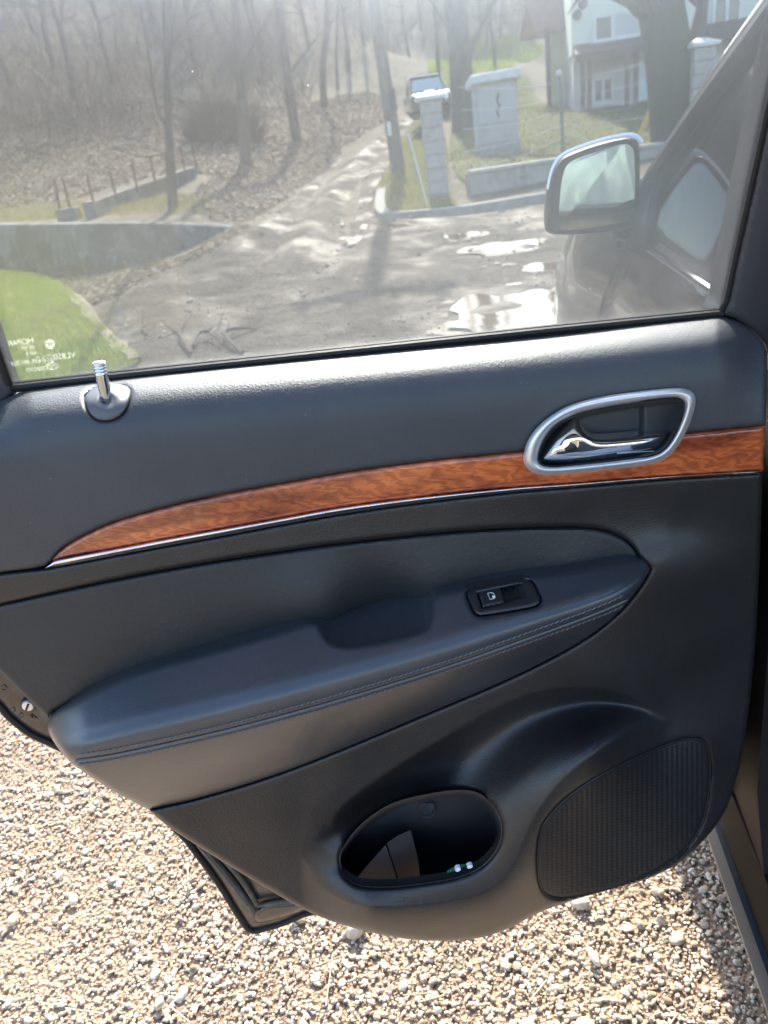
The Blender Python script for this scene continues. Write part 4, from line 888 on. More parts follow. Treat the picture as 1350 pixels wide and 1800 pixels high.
traced_tree('stout dark tree growing between the gate pillar and the meter cabinet', [(815, 232), (812, 150), (806, 70), (800, 0)], 44, 36, [([(815, 110), (850, 40), (880, -20)], 14), ([(808, 80), (770, 20), (740, -30)], 10)], 8, bark=BARK, seed=13, nb=14)
traced_tree('huge old tree trunk forking in front of the mint house', [(1186, 262), (1183, 200), (1177, 120), (1169, 60), (1161, 0)], 84, 72, [([(1190, 120), (1222, 70), (1236, 0)], 42), ([(1168, 40), (1142, -10), (1110, -70)], 36)], 8, bark=BARK_M, seed=14, nb=16)
# copies in the wood on the hillside
def proto_tree(seed, H):
    R = np.random.default_rng(seed); t = thing('wood_tree', 'x', 'tree'); mb = MB(); pts = [np.array([0, 0, -.2])]; d = np.array([0, 0, 1.])
    for i in range(8): d = d+R.normal(0, .07, 3)+[0, 0, .05]; d /= np.linalg.norm(d); pts.append(pts[-1]+d*H/8)
    r = np.linspace(.13, .02, 9); mb.tube(pts, r, 7, cap=False); mb.build('trunk', BARK, t); mb = MB()
    for j in range(22):
        i = int(R.integers(2, 9)); a = R.normal(0, 1, 3); a[2] = abs(a[2])*.6+.3; a /= np.linalg.norm(a); grow(mb, pts[i], a, R.uniform(1.2, 2.6), r[i]*.5+.008, 2, R, 4)
    mb.build('crown', TWIG, t); return t
def dup(root, loc, rz, sc):
    r = root.copy(); COL.objects.link(r); r.location = loc; r.rotation_euler = (0, 0, rz); r.scale = (sc,)*3
    for ch in root.children:
        c = ch.copy(); COL.objects.link(c); c.parent = r
    return r
protos = [proto_tree(20+i, 8+i) for i in range(3)]
spots = [(20, 150), (95, 120), (130, 175), (200, 150), (180, 60), (60, 60), (340, 110), (385, 60), (460, 100), (545, 90), (640, 80), (612, 125), (720, 100), (855, 90), (880, 70), (930, 60), (845, 45), (740, 55), (270, 40), (450, 40), (-60, 120), (-40, 200), (870, 120)]
wood = []
for i, (px, py) in enumerate(spots):
    h = hit(px, py); pr_ = protos[i % 3]; sc = rnd.uniform(.75, 1.25)
    if i < 3: o = pr_; o.location = h; o.rotation_euler = (0, 0, rnd.uniform(0, 6)); o.scale = (sc,)*3
    else: o = dup(pr_, h, rnd.uniform(0, 6), sc)
    wood.append((o, px, py, sc))
ORD = 'first second third fourth fifth sixth seventh eighth ninth tenth eleventh twelfth thirteenth fourteenth fifteenth sixteenth'.split()
for nm, lo_, hi_ in (('front', 115, 999), ('middle', 65, 115), ('back', -99, 65)):
    row = sorted([w for w in wood if lo_ <= w[2] < hi_], key=lambda w: w[1])
    for k, w in enumerate(row): tag(w[0], f"{'stout' if w[3] > 1.05 else 'slender'} bare tree, {ORD[k]} from the left in the {nm} row of the hazy wood", 'tree', 'bare trees of the hillside wood')
for i, (x, y) in enumerate([(-5, -11), (-1.5, -14), (2, -12), (-9, -13), (5.5, -16), (-3.5, -19), (0.5, -9), (-7, -8), (4, -10), (8, -12), (-2.5, -10), (1.2, -17)]):
    o = dup(protos[i % 3], (x, y, 0), i*1.3, 1.1); tag(o, 'one of the bare trees mirrored in the wing mirror', 'tree', 'bare trees behind the car')
# ---- thicket of brush on the hill, dark round bush
def twigs(name, P, H, mat_, lean=.5, r=.012, parent=None, n=4, seed=2, out=None):
    R = np.random.default_rng(seed); N = len(P); H = np.broadcast_to(H, N)
    d = R.normal(0, lean, (N, 3)); d[:, 2] = 1
    if out is not None: d[:, :2] += out
    d /= np.linalg.norm(d, axis=1)[:, None]; V = []; cur = P.copy(); ang = R.uniform(0, 6.28, N)
    for k in range(n+1):
        rr = r*(1-.8*k/n)
        for j in range(3):
            a = ang+j*2*PI/3; V.append(cur+np.column_stack([np.cos(a), np.sin(a), np.zeros(N)])*rr)
        d = d+R.normal(0, .22, (N, 3)); d[:, 2] -= .06; d /= np.linalg.norm(d, axis=1)[:, None]; cur = cur+d*(H/n)[:, None]
    V = np.array(V)                            # (3(n+1), N, 3)
    V = V.transpose(1, 0, 2).reshape(-1, 3); m = 3*(n+1); fc = []
    for k in range(n):
        for j in range(3): fc.append([k*3+j, k*3+(j+1) % 3, k*3+3+(j+1) % 3, k*3+3+j])
    fc = np.array(fc); Q_ = (fc[None]+(np.arange(N)*m)[:, None, None]).reshape(-1, 4)
    return fast_mesh(name, V, Q_, mat_, parent)
def scatter_px(poly, n, seed=1):              # random ground points whose traced positions fall inside a polygon
    R = np.random.default_rng(seed); w = hits(cat(poly, 3, True))[:, :2]; lo, hi = w.min(0), w.max(0); out = []
    while sum(len(o) for o in out) < n:
        P = R.uniform(lo, hi, (n*2, 2)); out.append(P[inside(w, P)])
    P = np.vstack(out)[:n]; return np.column_stack([P, G(P)])
P = scatter_px([(-200, 220), (0, 250), (150, 240), (250, 215), (330, 170), (470, 150), (500, 40), (300, -60), (0, -120), (-250, 0)], 6800, 4)
R_ = np.random.default_rng(5); keep = fbm(P[:, :2], .5) > -.35; P = P[keep]
tag(twigs('brush_thicket', P, R_.uniform(.8, 3.2, len(P)), TWIG, .7, .014), kind='stuff')
P = scatter_px([(455, 215), (560, 165), (640, 120), (720, 90), (820, 120), (940, 80), (960, 10), (700, -20), (500, 20), (420, 90)], 6000, 6)
tag(twigs('far_undergrowth', P, R_.uniform(.5, 2.8, len(P)), TWIG, .6, .016, seed=7), kind='stuff')
PB = np.column_stack([R_.uniform(-16, 11, 1100), R_.uniform(-26, -15, 1100), np.zeros(1100)]); tag(twigs('rear_thicket', PB, R_.uniform(1, 4.5, 1100), TWIG, .35, .03, n=5, seed=33), kind='stuff')
bb = hit(395, 240); b2 = thing('round_bush', 'dark round leafless bush between two tree trunks on the slope', 'bush', bb)
th = R_.uniform(0, 6.28, 1800); rr = np.sqrt(R_.uniform(0, 1, 1800)); sdp = depth_px(bb)
P = bb+np.column_stack([rr*np.cos(th)*62*sdp, rr*np.sin(th)*1.1, np.zeros(1800)]); P[:, 2] = G(P[:, :2])
twigs('crown', P, (1.05-.75*rr**2)*70*sdp*1.15*R_.uniform(.55, 1.25, 1800)*(1+.25*np.sin(th*3+1)), TWIG, .25, .018, b2, out=np.column_stack([rr*np.cos(th), rr*np.sin(th)])*.5)
bb = hit(752, 246); b3 = thing('clipped_shrub', 'small dark evergreen shrub beside the track left of the gate pillar', 'shrub', bb); sdp = depth_px(bb)
def leaf_cloud(name, c, rad_, n, size, m, parent, seed=3):
    R = np.random.default_rng(seed); u = R.normal(0, 1, (n, 3)); u /= np.linalg.norm(u, axis=1)[:, None]; u[:, 2] = np.abs(u[:, 2])
    p = c+u*np.array(rad_)*(R.uniform(.35, 1, n)**.5)[:, None]; a = R.normal(0, 1, (n, 3)); a /= np.linalg.norm(a, axis=1)[:, None]; b = np.cross(a, R.normal(0, 1, (n, 3))); b /= np.linalg.norm(b, axis=1)[:, None]
    V = np.stack([p+a*size, p+b*size*.5, p-a*size, p-b*size*.5], 1).reshape(-1, 3); return fast_mesh(name, V, np.arange(n*4).reshape(-1, 4), m, parent)
EVER = mat('evergreen_leaf', (.05,.075,.03), .6, island=[(.03,.05,.02),(.06,.09,.03),(.09,.12,.05)])
leaf_cloud('crown', bb, (28*sdp, .6, 26*sdp), 1500, .05, EVER, b3)
# ---- leaf litter, grass
def leaves(name, P, size, m, seed=1, up=.45, kind='stuff'):
    R = np.random.default_rng(seed); n = len(P); nrm = R.normal(0, up, (n, 3)); nrm[:, 2] = 1; nrm /= np.linalg.norm(nrm, axis=1)[:, None]
    a = np.cross(nrm, R.normal(0, 1, (n, 3))); a /= np.linalg.norm(a, axis=1)[:, None]; b = np.cross(nrm, a); s = (size*R.uniform(.6, 1.4, n))[:, None]; c = P+nrm*.02+[0, 0, .01]
    V = np.stack([c+a*s, c+b*s*.55+nrm*s*.25, c-a*s, c-b*s*.55+nrm*s*.2], 1).reshape(-1, 3)
    return tag(fast_mesh(name, V, np.arange(n*4).reshape(-1, 4), m), kind=kind)
P = scatter_px([(-150, 372), (60, 360), (150, 345), (330, 300), (420, 345), (500, 345), (600, 262), (700, 195), (640, 160), (480, 190), (300, 170), (100, 190), (-200, 200)], 26000, 8)
leaves('leaf_litter', P, .07, LEAF, 9)
P = scatter_px([(340, 372), (420, 392), (520, 340), (600, 270), (560, 240), (440, 290), (350, 330)], 5000, 18); leaves('verge_leaves', P, .055, LEAF, 19)
P = scatter_px([(40, 482), (160, 486), (250, 474), (330, 452), (415, 402), (450, 415), (360, 462), (240, 512), (150, 540), (105, 508)], 5200, 28); leaves('wall_foot_leaves', P, .05, LEAF, 29); blades_later = P[::2]
P = scatter_px([(790, 300), (990, 285), (1180, 245), (1100, 200), (960, 190), (900, 150), (820, 240)], 4000, 10); leaves('garden_leaves', P, .05, LEAF, 11)
def blades(name, P, h, w, m, seed=1):
    R = np.random.default_rng(seed); n = len(P); a = R.uniform(0, 6.28, n); t = np.column_stack([np.cos(a), np.sin(a), np.zeros(n)]); l = R.normal(0, .45, (n, 3)); l[:, 2] = 1
    hh = (h*R.uniform(.5, 1.4, n))[:, None]; V = np.stack([P-t*w, P+t*w, P+l*hh], 1).reshape(-1, 3); return tag(fast_mesh(name, V, np.arange(n*3).reshape(-1, 3), m), kind='stuff')
def scatter_w(w, n, seed, lift):
    R = np.random.default_rng(seed); lo, hi = w.min(0), w.max(0); out = []
    while sum(len(o) for o in out) < n:
        P = R.uniform(lo, hi, (n, 2)); out.append(P[inside(w, P)])
    P = np.vstack(out)[:n]; return np.column_stack([P, G(P)+lift])
P = scatter_w(lawn, 90000, 12, .105); k = fbm(P[:, :2], 2.0) > -.9+0*P[:, 0]; blades('lawn_grass', P[k], .055, .004, BLADE, 13); P = scatter_w(lawn, 26000, 112, .105); P = P[fbm(P[:, :2], 3.0) > .25]; blades('dry_lawn_grass', P, .06, .004, DRY, 113)
blades('wall_foot_weeds', blades_later, .07, .006, DRY, 31)
P = scatter_w(bank, 16000, 14, .02); blades('bank_grass', P, .12, .008, DRY, 15)
P = scatter_w(gard, 26000, 16, .02); blades('garden_grass', P, .10, .009, DRY, 17)
P = scatter_px([(-120, 392), (60, 388), (200, 380), (330, 375), (395, 385), (340, 345), (180, 352), (0, 366), (-120, 372)], 9000, 20); blades('terrace_grass', P, .09, .006, DRY, 21)
P = scatter_px([(740, 150), (790, 150), (900, 120), (960, 90), (900, 60), (800, 90)], 9000, 22); blades('far_grass', P, .25, .03, BLADE, 23)

# ---- walls on the left
def sweep_wall(pl, z0, z1, th, nsub=1):        # wall along a plan line, base and top heights, thickness behind
    pl = np.array(pl, float); t = np.gradient(pl, axis=0); t /= np.linalg.norm(t, axis=1)[:, None]; nrm = np.column_stack([-t[:, 1], t[:, 0]])
    if nrm[len(nrm)//2][1] < 0: nrm = -nrm
    L = []
    for i in range(len(pl)):
        a, b = pl[i], pl[i]+nrm[i]*th; L.append([(a[0], a[1], z0[i]), (a[0], a[1], z1[i]-.02), (a[0]+nrm[i][0]*.02, a[1]+nrm[i][1]*.02, z1[i]), (b[0], b[1], z1[i]), (b[0], b[1], z0[i])])
    mb = MB(); mb.loft(L, cap=True); return mb
wl = np.array(WALL, float); seg_ = cat(wl, 6); zb = np.interp(seg_[:, 0], wl[:, 0], [p[2] for p in WB])-.4; zt = np.interp(seg_[:, 0], wl[:, 0], WT)
rw = thing('retaining_wall', 'long stained concrete retaining wall in shade behind the green lawn', 'wall', (*wl[2], 0.))
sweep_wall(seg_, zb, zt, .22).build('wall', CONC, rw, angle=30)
cb = hit(120, 389); blk = thing('concrete_footing', 'small concrete block on the wall top carrying two rusty posts', 'concrete block', cb); s_ = depth_px(cb)
mb = MB(); mb.box(cb+[0, .15, 9*s_], (34*s_, .35, 24*s_), bev=.015); mb.build('block', CONC, blk)
lw_px = [(172, 383), (235, 358), (300, 336), (346, 312)]; lw_top = [(162, 354), (230, 330), (296, 309), (346, 292)]
lw = hits(lw_px); lt = np.array([aty(x, y, q[1])[2] for (x, y), q in zip(lw_top, lw)])
lwo = thing('garden_wall', 'low grey concrete wall climbing the slope behind the retaining wall', 'wall', lw[1])
sweep_wall(lw[:, :2], lw[:, 2]-.2, lt, .2).build('wall', CONC, lwo, angle=30)
fp = [((163, 352), (153, 306)), ((203, 341), (190, 293)), ((240, 329), (232, 284)), ((272, 318), (264, 274)), ((325, 300), (317, 259)), ((345, 293), (337, 254))]
fo = thing('post_fence', 'row of rusty iron posts standing along the low concrete wall', 'fence', lw[2])
ptop = []
for (a, b) in fp:
    Y = np.interp(a[0], [172, 346], [lw[0][1], lw[-1][1]])+.1; p = aty(*a, Y); q = aty(*b, Y); ptop.append(q); mb = MB(); mb.tube([p-[0, 0, .1], q], .022, 6); mb.build('post', RUST, fo)
for i in range(2):
    mb = MB(); mb.tube([p_-[0, 0, .12+.3*i] for p_ in ptop], .004, 4); mb.build('wire', RUST, fo)
for n_, (a, b) in enumerate([((106, 372), (95, 314)), ((124, 370), (110, 314))]):
    Y = cb[1]+.15; p = aty(*a, Y); t = thing('iron_post', ['left of the two rusty posts set in the small concrete block', 'right of the two rusty posts set in the small concrete block'][n_], 'post', p, 'rusty posts on the concrete block')
    mb = MB(); mb.tube([p-[0, 0, .02], aty(*b, Y)], .024, 6); mb.build('post', RUST, t); q = aty(*b, Y); mb = MB(); mb.tube([q, q+[0, 0, .012]], [.027, .02], 6); mb.build('cap', RUST, t)
# fallen boughs on the slope
for i, (lab, L) in enumerate([('pale fallen bough lying across the leafy slope beside the forked tree', [(200, 262), (245, 258), (290, 268)]), ('long dark fallen bough lying on the slope at the picture\'s edge', [(30, 265), (75, 275), (125, 292)]), ('sun-bleached fallen branch slanting down through the brush', [(50, 120), (85, 150), (110, 175), (135, 215)])]):
    P = hits(L)+[0, 0, .12]; t = thing('fallen_branch', lab, 'branch', P[0], 'fallen branches on the slope'); mb = MB(); c = cat(P, 6); mb.tube(c, np.linspace(.05, .02, len(c)), 6); R = np.random.default_rng(40+i)
    mb.build('bough', mat('bleached_wood', (.34,.30,.26), .9) if i != 1 else BARK, t); mb = MB()
    for k in range(5): grow(mb, c[int(R.integers(2, len(c)))], R.normal(0, 1, 3)*[1, 1, .3]+[0, 0, .3], .8, .018, 1, R, 4)
    mb.build('side_twigs', TWIG, t)['kind'] = 'stuff'

# ---- utility pole
pb_ = hit(701, 306); up = thing('utility_pole', 'weathered wooden utility pole leaning beside the dirt track with a white notice', 'utility pole', pb_); Y = pb_[1]; s_ = depth_px(pb_)
top = aty(648, -60, Y+.2); dv_ = (top-pb_); mb = MB(); mb.tube([pb_-[0, 0, .3], pb_, pb_+dv_*.5, pb_+dv_*1.0, pb_+dv_*1.9], [13*s_, 13*s_, 11*s_, 10*s_, 8.5*s_], 12); mb.build('pole', mat('old_pole_wood', (.12,.105,.09), .95, vary=(12,(.18,.16,.14),.45,.65), bump=('noise',30,.6,.01), stretch=(1,1,.1)), up)
mb = MB(); bx = aty(691, 176, Y-.14); mb.box(bx, (10*s_, .1, 34*s_), bev=.01); mb.build('fuse_box', PLASTIC_G, up)
mb = MB(); bx = aty(684, 226, Y-.17); mb.box(bx, (7*s_, .006, 21*s_)); mb.build('notice', WHITE, up)
for z in (.30, .62):
    mb = MB(); q = pb_+dv_*z; mb.tube([q+np.array([math.cos(t), math.sin(t), 0])*11.8*s_ for t in np.arange(14)*2*PI/14], .012, 5, closed=True); mb.build('strap', PLASTIC_G, up)
mb = MB(); q = pb_+dv_*1.85; mb.box(q+[0, -.12, 0], (1.5, .1, .12), bev=.01); ca = mb.build('crossarm', BROWN, up)
for dx in (-.6, -.2, .2, .6):
    mb = MB(); mb.tube([q+[dx, -.12, .06], q+[dx, -.12, .12], q+[dx, -.12, .2]], [.02, .05, .03], 8); mb.build('insulator', WHITE, ca)
# ---- gate pillars, low wall, kerb
def pillar(label, x0, x1, ytop, ybase, Y, n=8, capw=6):
    c0 = aty((x0+x1)/2, ybase, Y); s_ = depth_px(c0); w = (x1-x0)*s_; H = (ybase-ytop)*s_/math.cos(rad(18)); t = thing('gate_pillar', label, 'pillar', c0, 'block pillars of the garden wall')
    z0 = gz(c0[0], c0[1])-.1; H = aty((x0+x1)/2, ytop, Y)[2]-z0; bh = H/n
    for k in range(n):
        mb = MB(); j = rnd.uniform(-.004, .004); mb.box((c0[0]+j, Y+w/2+rnd.uniform(-.003, .003), z0+bh*(k+.5)), (w-rnd.uniform(0, .008), w, bh-.012), bev=.012); mb.build('block', BLOCK, t)
    mb = MB(); mb.box((c0[0], Y+w/2, z0+H/2-.02), (w-.03, w-.03, H-.06)); mb.build('mortar_core', CONC_L, t)
    mb = MB(); e = capw*s_; x, y, z = c0[0], Y+w/2, z0+H; h = w/2+e
    lo = [[(x-h, y-h, z), (x+h, y-h, z), (x+h, y+h, z), (x-h, y+h, z)], [(x-h, y-h, z+.05), (x+h, y-h, z+.05), (x+h, y+h, z+.05), (x-h, y+h, z+.05)], [(x-.05, y-.05, z+.13), (x+.05, y-.05, z+.13), (x+.05, y+.05, z+.13), (x-.05, y+.05, z+.13)]]
    mb.loft(lo, cap=True); mb.build('cap', WHITE, t, angle=20); return c0
c1 = hit(793, 352); pillar('pale block pillar with white cap beside the sloping grass bank', 757, 791, 172, 352, c1[1])
c2 = hit(1232, 262); pillar('white-capped block pillar right of the huge old tree', 1214, 1250, 82, 262, c2[1])
wpx = [(812, 348), (880, 341), (950, 332), (1040, 318), (1130, 304), (1212, 290)]
A_ = c1[:2]+[.35, .15]; B_ = c2[:2]+[0, .15]; pl = [A_+(B_-A_)*t for t in np.linspace(0, 1, 8)]; pl = np.array(pl)
s_ = depth_px(c1)
gw = thing('boundary_wall', 'low pale rendered wall running from the left gate pillar behind the wing mirror', 'wall', c1)
zb_ = G(pl)-.25; zt_ = np.interp(np.linspace(0, 1, 8), [0, 1], [aty(808, 309, A_[1])[2], aty(1190, 252, B_[1])[2]])
sweep_wall(pl, zb_, zt_, .2).build('wall', CONC_L, gw, angle=30)
L = []
for (x, y), z in zip(pl, zt_): L.append([(x, y-.03, z), (x, y-.03, z+.05), (x, y+.23, z+.05), (x, y+.23, z)])
mb = MB(); mb.loft(L, cap=True); mb.build('coping', BLOCK, gw, angle=30)
kp = hits(cat([(663, 345), (660, 372), (668, 389), (700, 390), (800, 381), (880, 369), (955, 356), (1060, 340), (1200, 318)], 4)); L = []
t = np.gradient(kp[:, :2], axis=0); t /= np.linalg.norm(t, axis=1)[:, None]; nn = np.column_stack([-t[:, 1], t[:, 0]])
for p, n in zip(kp, nn):
    a = p[:2]; b = p[:2]+n*.16; z = p[2]; L.append([(a[0], a[1], z-.15), (a[0], a[1], z+.11), (a[0]+n[0]*.015, a[1]+n[1]*.015, z+.125), (b[0], b[1], z+.125), (b[0], b[1], z-.15)])
mb = MB(); mb.loft(L, cap=True); mb.build('kerb', KERB, None, angle=30)['kind'] = 'structure'
ep = hits(cat([(98, 508), (140, 545), (178, 588), (208, 622), (246, 656)], 5)); L = []
t = np.gradient(ep[:, :2], axis=0); t /= np.linalg.norm(t, axis=1)[:, None]; nn = np.column_stack([-t[:, 1], t[:, 0]])
for i, (p, n) in enumerate(zip(ep, nn)):
    j_ = rnd.uniform(-.03, .03); a = p[:2]-n*(.06+j_); b = p[:2]+n*(.05+rnd.uniform(-.02, .02)); z = p[2]+.075+rnd.uniform(-.018, .018); L.append([(a[0], a[1], z-.1), (a[0], a[1], z+.05), (b[0], b[1], z+.05), (b[0], b[1], z-.1)])
mb = MB(); mb.loft(L, cap=True); mb.build('lawn_edging', mat('old_edging', (.27,.22,.175), .95, vary=[(5,(.15,.13,.09),.42,.6)], bump=('noise',30,.6,.02)), None, angle=30)['kind'] = 'structure'
# ---- meter cabinet
mc = hit(874, 278); Y = mc[1]; t = thing('meter_cabinet', 'grey upright meter cabinet with a white lid standing behind the low wall', 'cabinet', mc)
x0, x1, z0, z1 = px_rect(842, 262, 908, 142, Y); z0 = mc[2]-.05; w = x1-x0
mb = MB(); mb.box(((x0+x1)/2, Y+.25, (z0+z1)/2+.1), (w, .5, z1-z0-.2), bev=.02); mb.build('body', mat('cabinet_render', (.42,.40,.41), .9, vary=(3,(.33,.32,.33),.45,.65), bump=('noise',40,.3,.01)), t)
mb = MB(); mb.box(((x0+x1)/2, Y+.25, z0+.18), (w+.03, .56, .42), bev=.02); mb.build('plinth', CONC_L, t)
s_ = depth_px(mc); mb = MB(); mb.box(((x0+x1)/2, Y+.2, z1+.10), (w+16*s_, .75, .2), [[1, 0, .03], [0, 1, -.12], [-.03, .12, 1]], .03); mb.build('lid', WHITE, t)
for k in range(2):
    mb = MB(); mb.box(((x0+x1)/2+(k-.5)*w*.46, Y-.006, z0+1.15), (w*.43, .02, (z1-z0)*.5), bev=.005); dr = mb.build('cabinet_door', mat('cabinet_door_paint', (.45,.44,.45), .7), t)
mb = MB(); 
for p in [[(877, 163), (874, 178), (879, 186), (873, 196), (878, 205)]]:
    mb.tube([aty(x, y, Y-.03) for x, y in p], .014, 6)
mb.build('cable', RUBBER, t)
# ---- wire fence
fb = hit(991, 272); Y = fb[1]; t = thing('wire_fence', 'thin grey post and wire fence between the meter cabinet and the house', 'fence', fb)
tp = aty(983, 130, Y); mb = MB(); mb.tube([fb-[0, 0, .2], tp], .035, 8); mb.build('post', mat('fence_post_paint', (.14,.15,.14), .6), t)
mb = MB(); mb.tube([tp-[0, 0, .02], tp+[0, 0, .03], tp+[0, 0, .07]], [.05, .06, .03], 8); mb.build('post_cap', WHITE, t)
WIRE = mat('galvanised_wire', (.5,.5,.5), .35, .9)
for f_ in (.22, .38, .56, .72, .9):
    a = fb+(tp-fb)*f_; b = np.array([c1[0]+.3, c1[1]+.2, c1[2]+f_*1.75]); m_ = (a+b)/2-[0, 0, .06]; mb = MB(); mb.tube(cat([a, m_, b], 6), .0035, 4); mb.build('wire', WIRE, t)
    c_2 = np.array([c2[0]-.2, c2[1]+.1, c2[2]+f_*1.7]); m_ = (a+c_2)/2-[0, 0, .06]; mb = MB(); mb.tube(cat([a, m_, c_2], 6), .0035, 4); mb.build('wire', WIRE, t)
# stake and yellow conduit
a = hit(756, 370); t = thing('white_stake', 'thin white stake leaning on the grass bank between pole and pillar', 'stake', a); mb = MB(); mb.tube([a-[0, 0, .1], aty(718, 236, a[1]+.25)], .014, 6); mb.build('rod', WHITE, t); mb = MB(); q = aty(718, 236, a[1]+.25); mb.tube([q, q+(q-a)*.02], [.02, .012], 6); mb.build('tip', WHITE, t)
a = hit(1102, 262); YELL = mat('yellow_plastic', (.62,.36,.04), .5); t = thing('cable_guard', 'yellow curved cable guard rising beside the huge old tree', 'cable guard', a); mb = MB(); c = cat([(1102, 262), (1122, 240), (1136, 212), (1146, 186)], 6); mb.tube([aty(x, y, a[1]) for x, y in c], .05, 8); mb.build('tube', YELL, t); mb = MB(); q = aty(1146, 186, a[1]); mb.tube([q, q+[.05, 0, .35]], .02, 6); mb.build('cable', RUBBER, t)
# ---- house
HYP = 27.0; HR = rad(13); hb = hit(1050, 192); z0 = hb[2]-.5; hx0 = aty(1006, 120, HYP)[0]; hx1 = hx0+13
def hp(px, py, off=0.0):                       # traced pixel -> along the facade and up (facade turned by HR about its left corner)
    d = ray(px, py); n = np.array([math.sin(HR), math.cos(HR), 0]); c = np.array([hx0, HYP, 0])-n*off; k = ((c-CAM) @ n)/(d @ n); p = CAM+d*k
    return np.array([hx0+(p-c) @ np.array([math.cos(HR), -math.sin(HR), 0]), HYP, p[2]])
def R4(x0, y0, x1, y1):
    a = hp(x0, y0); b = hp(x1, y1); return min(a[0], b[0]), max(a[0], b[0]), min(a[2], b[2]), max(a[2], b[2])
t = thing('house', 'mint green two storey house with brown canopies behind the old tree', 'house', (hx0, HYP, z0)); t.rotation_euler = (0, 0, -HR)
zf = R4(1010, 100, 1140, 75)[3]
def wallbox(name, xa, xb, ya, yb, za, zb, m, par): mb = MB(); mb.box(((xa+xb)/2, (ya+yb)/2, (za+zb)/2), (xb-xa, yb-ya, zb-za)); return mb.build(name, m, par)
wallbox('upper_wall', hx0, hx1, HYP, HYP+9, zf, zf+4.2, PLASTER, t); wallbox('ground_wall', hx0+.03, hx1-.03, HYP+.04, HYP+8.95, z0, zf, PLASTER_P, t)
mb = MB(); za = zf+4.2; mb.loft([[(x, HYP-.6, za-.1), (x, HYP+4.5, za+2.4), (x, HYP+9.6, za-.1), (x, HYP+9.6, za-.25), (x, HYP+4.5, za+2.2), (x, HYP-.6, za-.25)] for x in (hx0-.5, hx1+.5)], cap=True); mb.build('roof', TILE, t, angle=20)
def window(x0, y0, x1, y1, split=.5, curtain=False, fr=.09):
    a, b, c, d = R4(x0, y0, x1, y1); Y = HYP; w = thing
    mb = MB()
    for (xa, xb, zc, zd) in ((a-fr, a, c, d), (b, b+fr, c, d), (a-fr, b+fr, d, d+fr), (a-fr, b+fr, c-fr, c)):
        mb.box(((xa+xb)/2, Y-.03, (zc+zd)/2), (xb-xa, .10, zd-zc))
    fo_ = mb.build('window', WHITE, t); xm = a+(b-a)*split
    mb = MB(); mb.box((xm, Y-.025, (c+d)/2), (.10, .09, d-c)); mb.build('mullion', WHITE, fo_)
    mb = MB(); mb.box(((a+xm)/2-.025, Y-.008, (c+d)/2), (xm-a-.05, .015, d-c)); mb.build('pane', PANE, fo_)
    mb = MB(); mb.box(((b+xm)/2+.025, Y-.008, (c+d)/2), (b-xm-.05, .015, d-c)); mb.build('pane', CURT if curtain else PANE, fo_)
    mb = MB(); mb.box(((a+b)/2, Y-.09, c-fr-.02), (b-a+.4, .22, .06)); mb.build('sill', WHITE, fo_)
window(1048, 70, 1122, 20, .40, True); window(1256, 42, 1300, -20, .5); window(1046, 178, 1074, 138, .5)
def canopy(x0, x1, ya, yb, dep=1.1):
    a = hp(x0, ya)[0]; b = hp(x1, yb)[0]; z = zf-.05; mb = MB()
    mb.loft([[(x, HYP, z+.30), (x, HYP-dep, z), (x, HYP-dep, z-.22), (x, HYP, z-.1)] for x in (a, b)], cap=True); mb.build('canopy', BROWN, t, angle=20); return a, b, z
a, b, z = canopy(1008, 1152, 95, 70); a2, b2, z2 = canopy(1236, 1380, 60, 40)
for x in (1024, 1036, 1102, 1118):
    xx = hp(x, 140, 1.0)[0]; mb = MB(); mb.box((xx, HYP-1.0, (z0+z)/2-.05), (.13, .13, z-z0-.1)); mb.build('post', BROWN, t)
a, b, c, d = R4(1121, 178, 1146, 108); mb = MB(); mb.box(((a+b)/2, HYP+.02, (c+d)/2), (b-a, .05, d-c)); mb.build('door', mat('pale_blue_door', (.55,.62,.66), .6), t)
a, b, c, d = R4(1253, 160, 1310, 112); mb = MB(); mb.box(((a+b)/2, HYP+.02, (c+d)/2), (b-a, .05, d-c)); mb.build('garage_door', mat('grey_blue_door', (.36,.42,.46), .6), t)
for (x, y) in ((1024, 8), (1014, 27)):
    q = hp(x, y); mb = MB(); mb.tube([q, q-[0, .12, 0], q-[0, .2, 0]], [.11, .14, .05], 10); mb.build('wall_lamp', PLASTIC_G, t)
# outbuilding at the left of the house
ob = aty(960, 150, 31); ob[2] = gz(ob[0], ob[1]); t = thing('outbuilding', 'cream outbuilding with a red tiled roof left of the mint house', 'outbuilding', ob)
a, _, _, z1 = px_rect(966, 60, 990, 40, 31); wallbox('wall', a, a+2.5, 31, 31.4, ob[2]-.4, z1, mat('cream_plaster', (.62,.58,.42), .9, vary=(1,(.54,.50,.36),.4,.65)), t)
xa = aty(944, 50, 30.2)[0]; mb = MB(); mb.loft([[(x, 30.4, z1-.15), (x, 31.6, z1+1.0), (x, 32.8, z1-.1), (x, 32.8, z1-.25), (x, 31.6, z1+.85), (x, 30.4, z1-.3)] for x in (xa, a+2.6)], cap=True); mb.build('roof', TILE, t, angle=20)
for x in (963,):
    xx = aty(x, 100, 30.3)[0]; mb = MB(); mb.box((xx, 30.3, (ob[2]+z1)/2-.2), (.14, .14, z1-ob[2]+.1)); mb.build('post', BROWN, t)
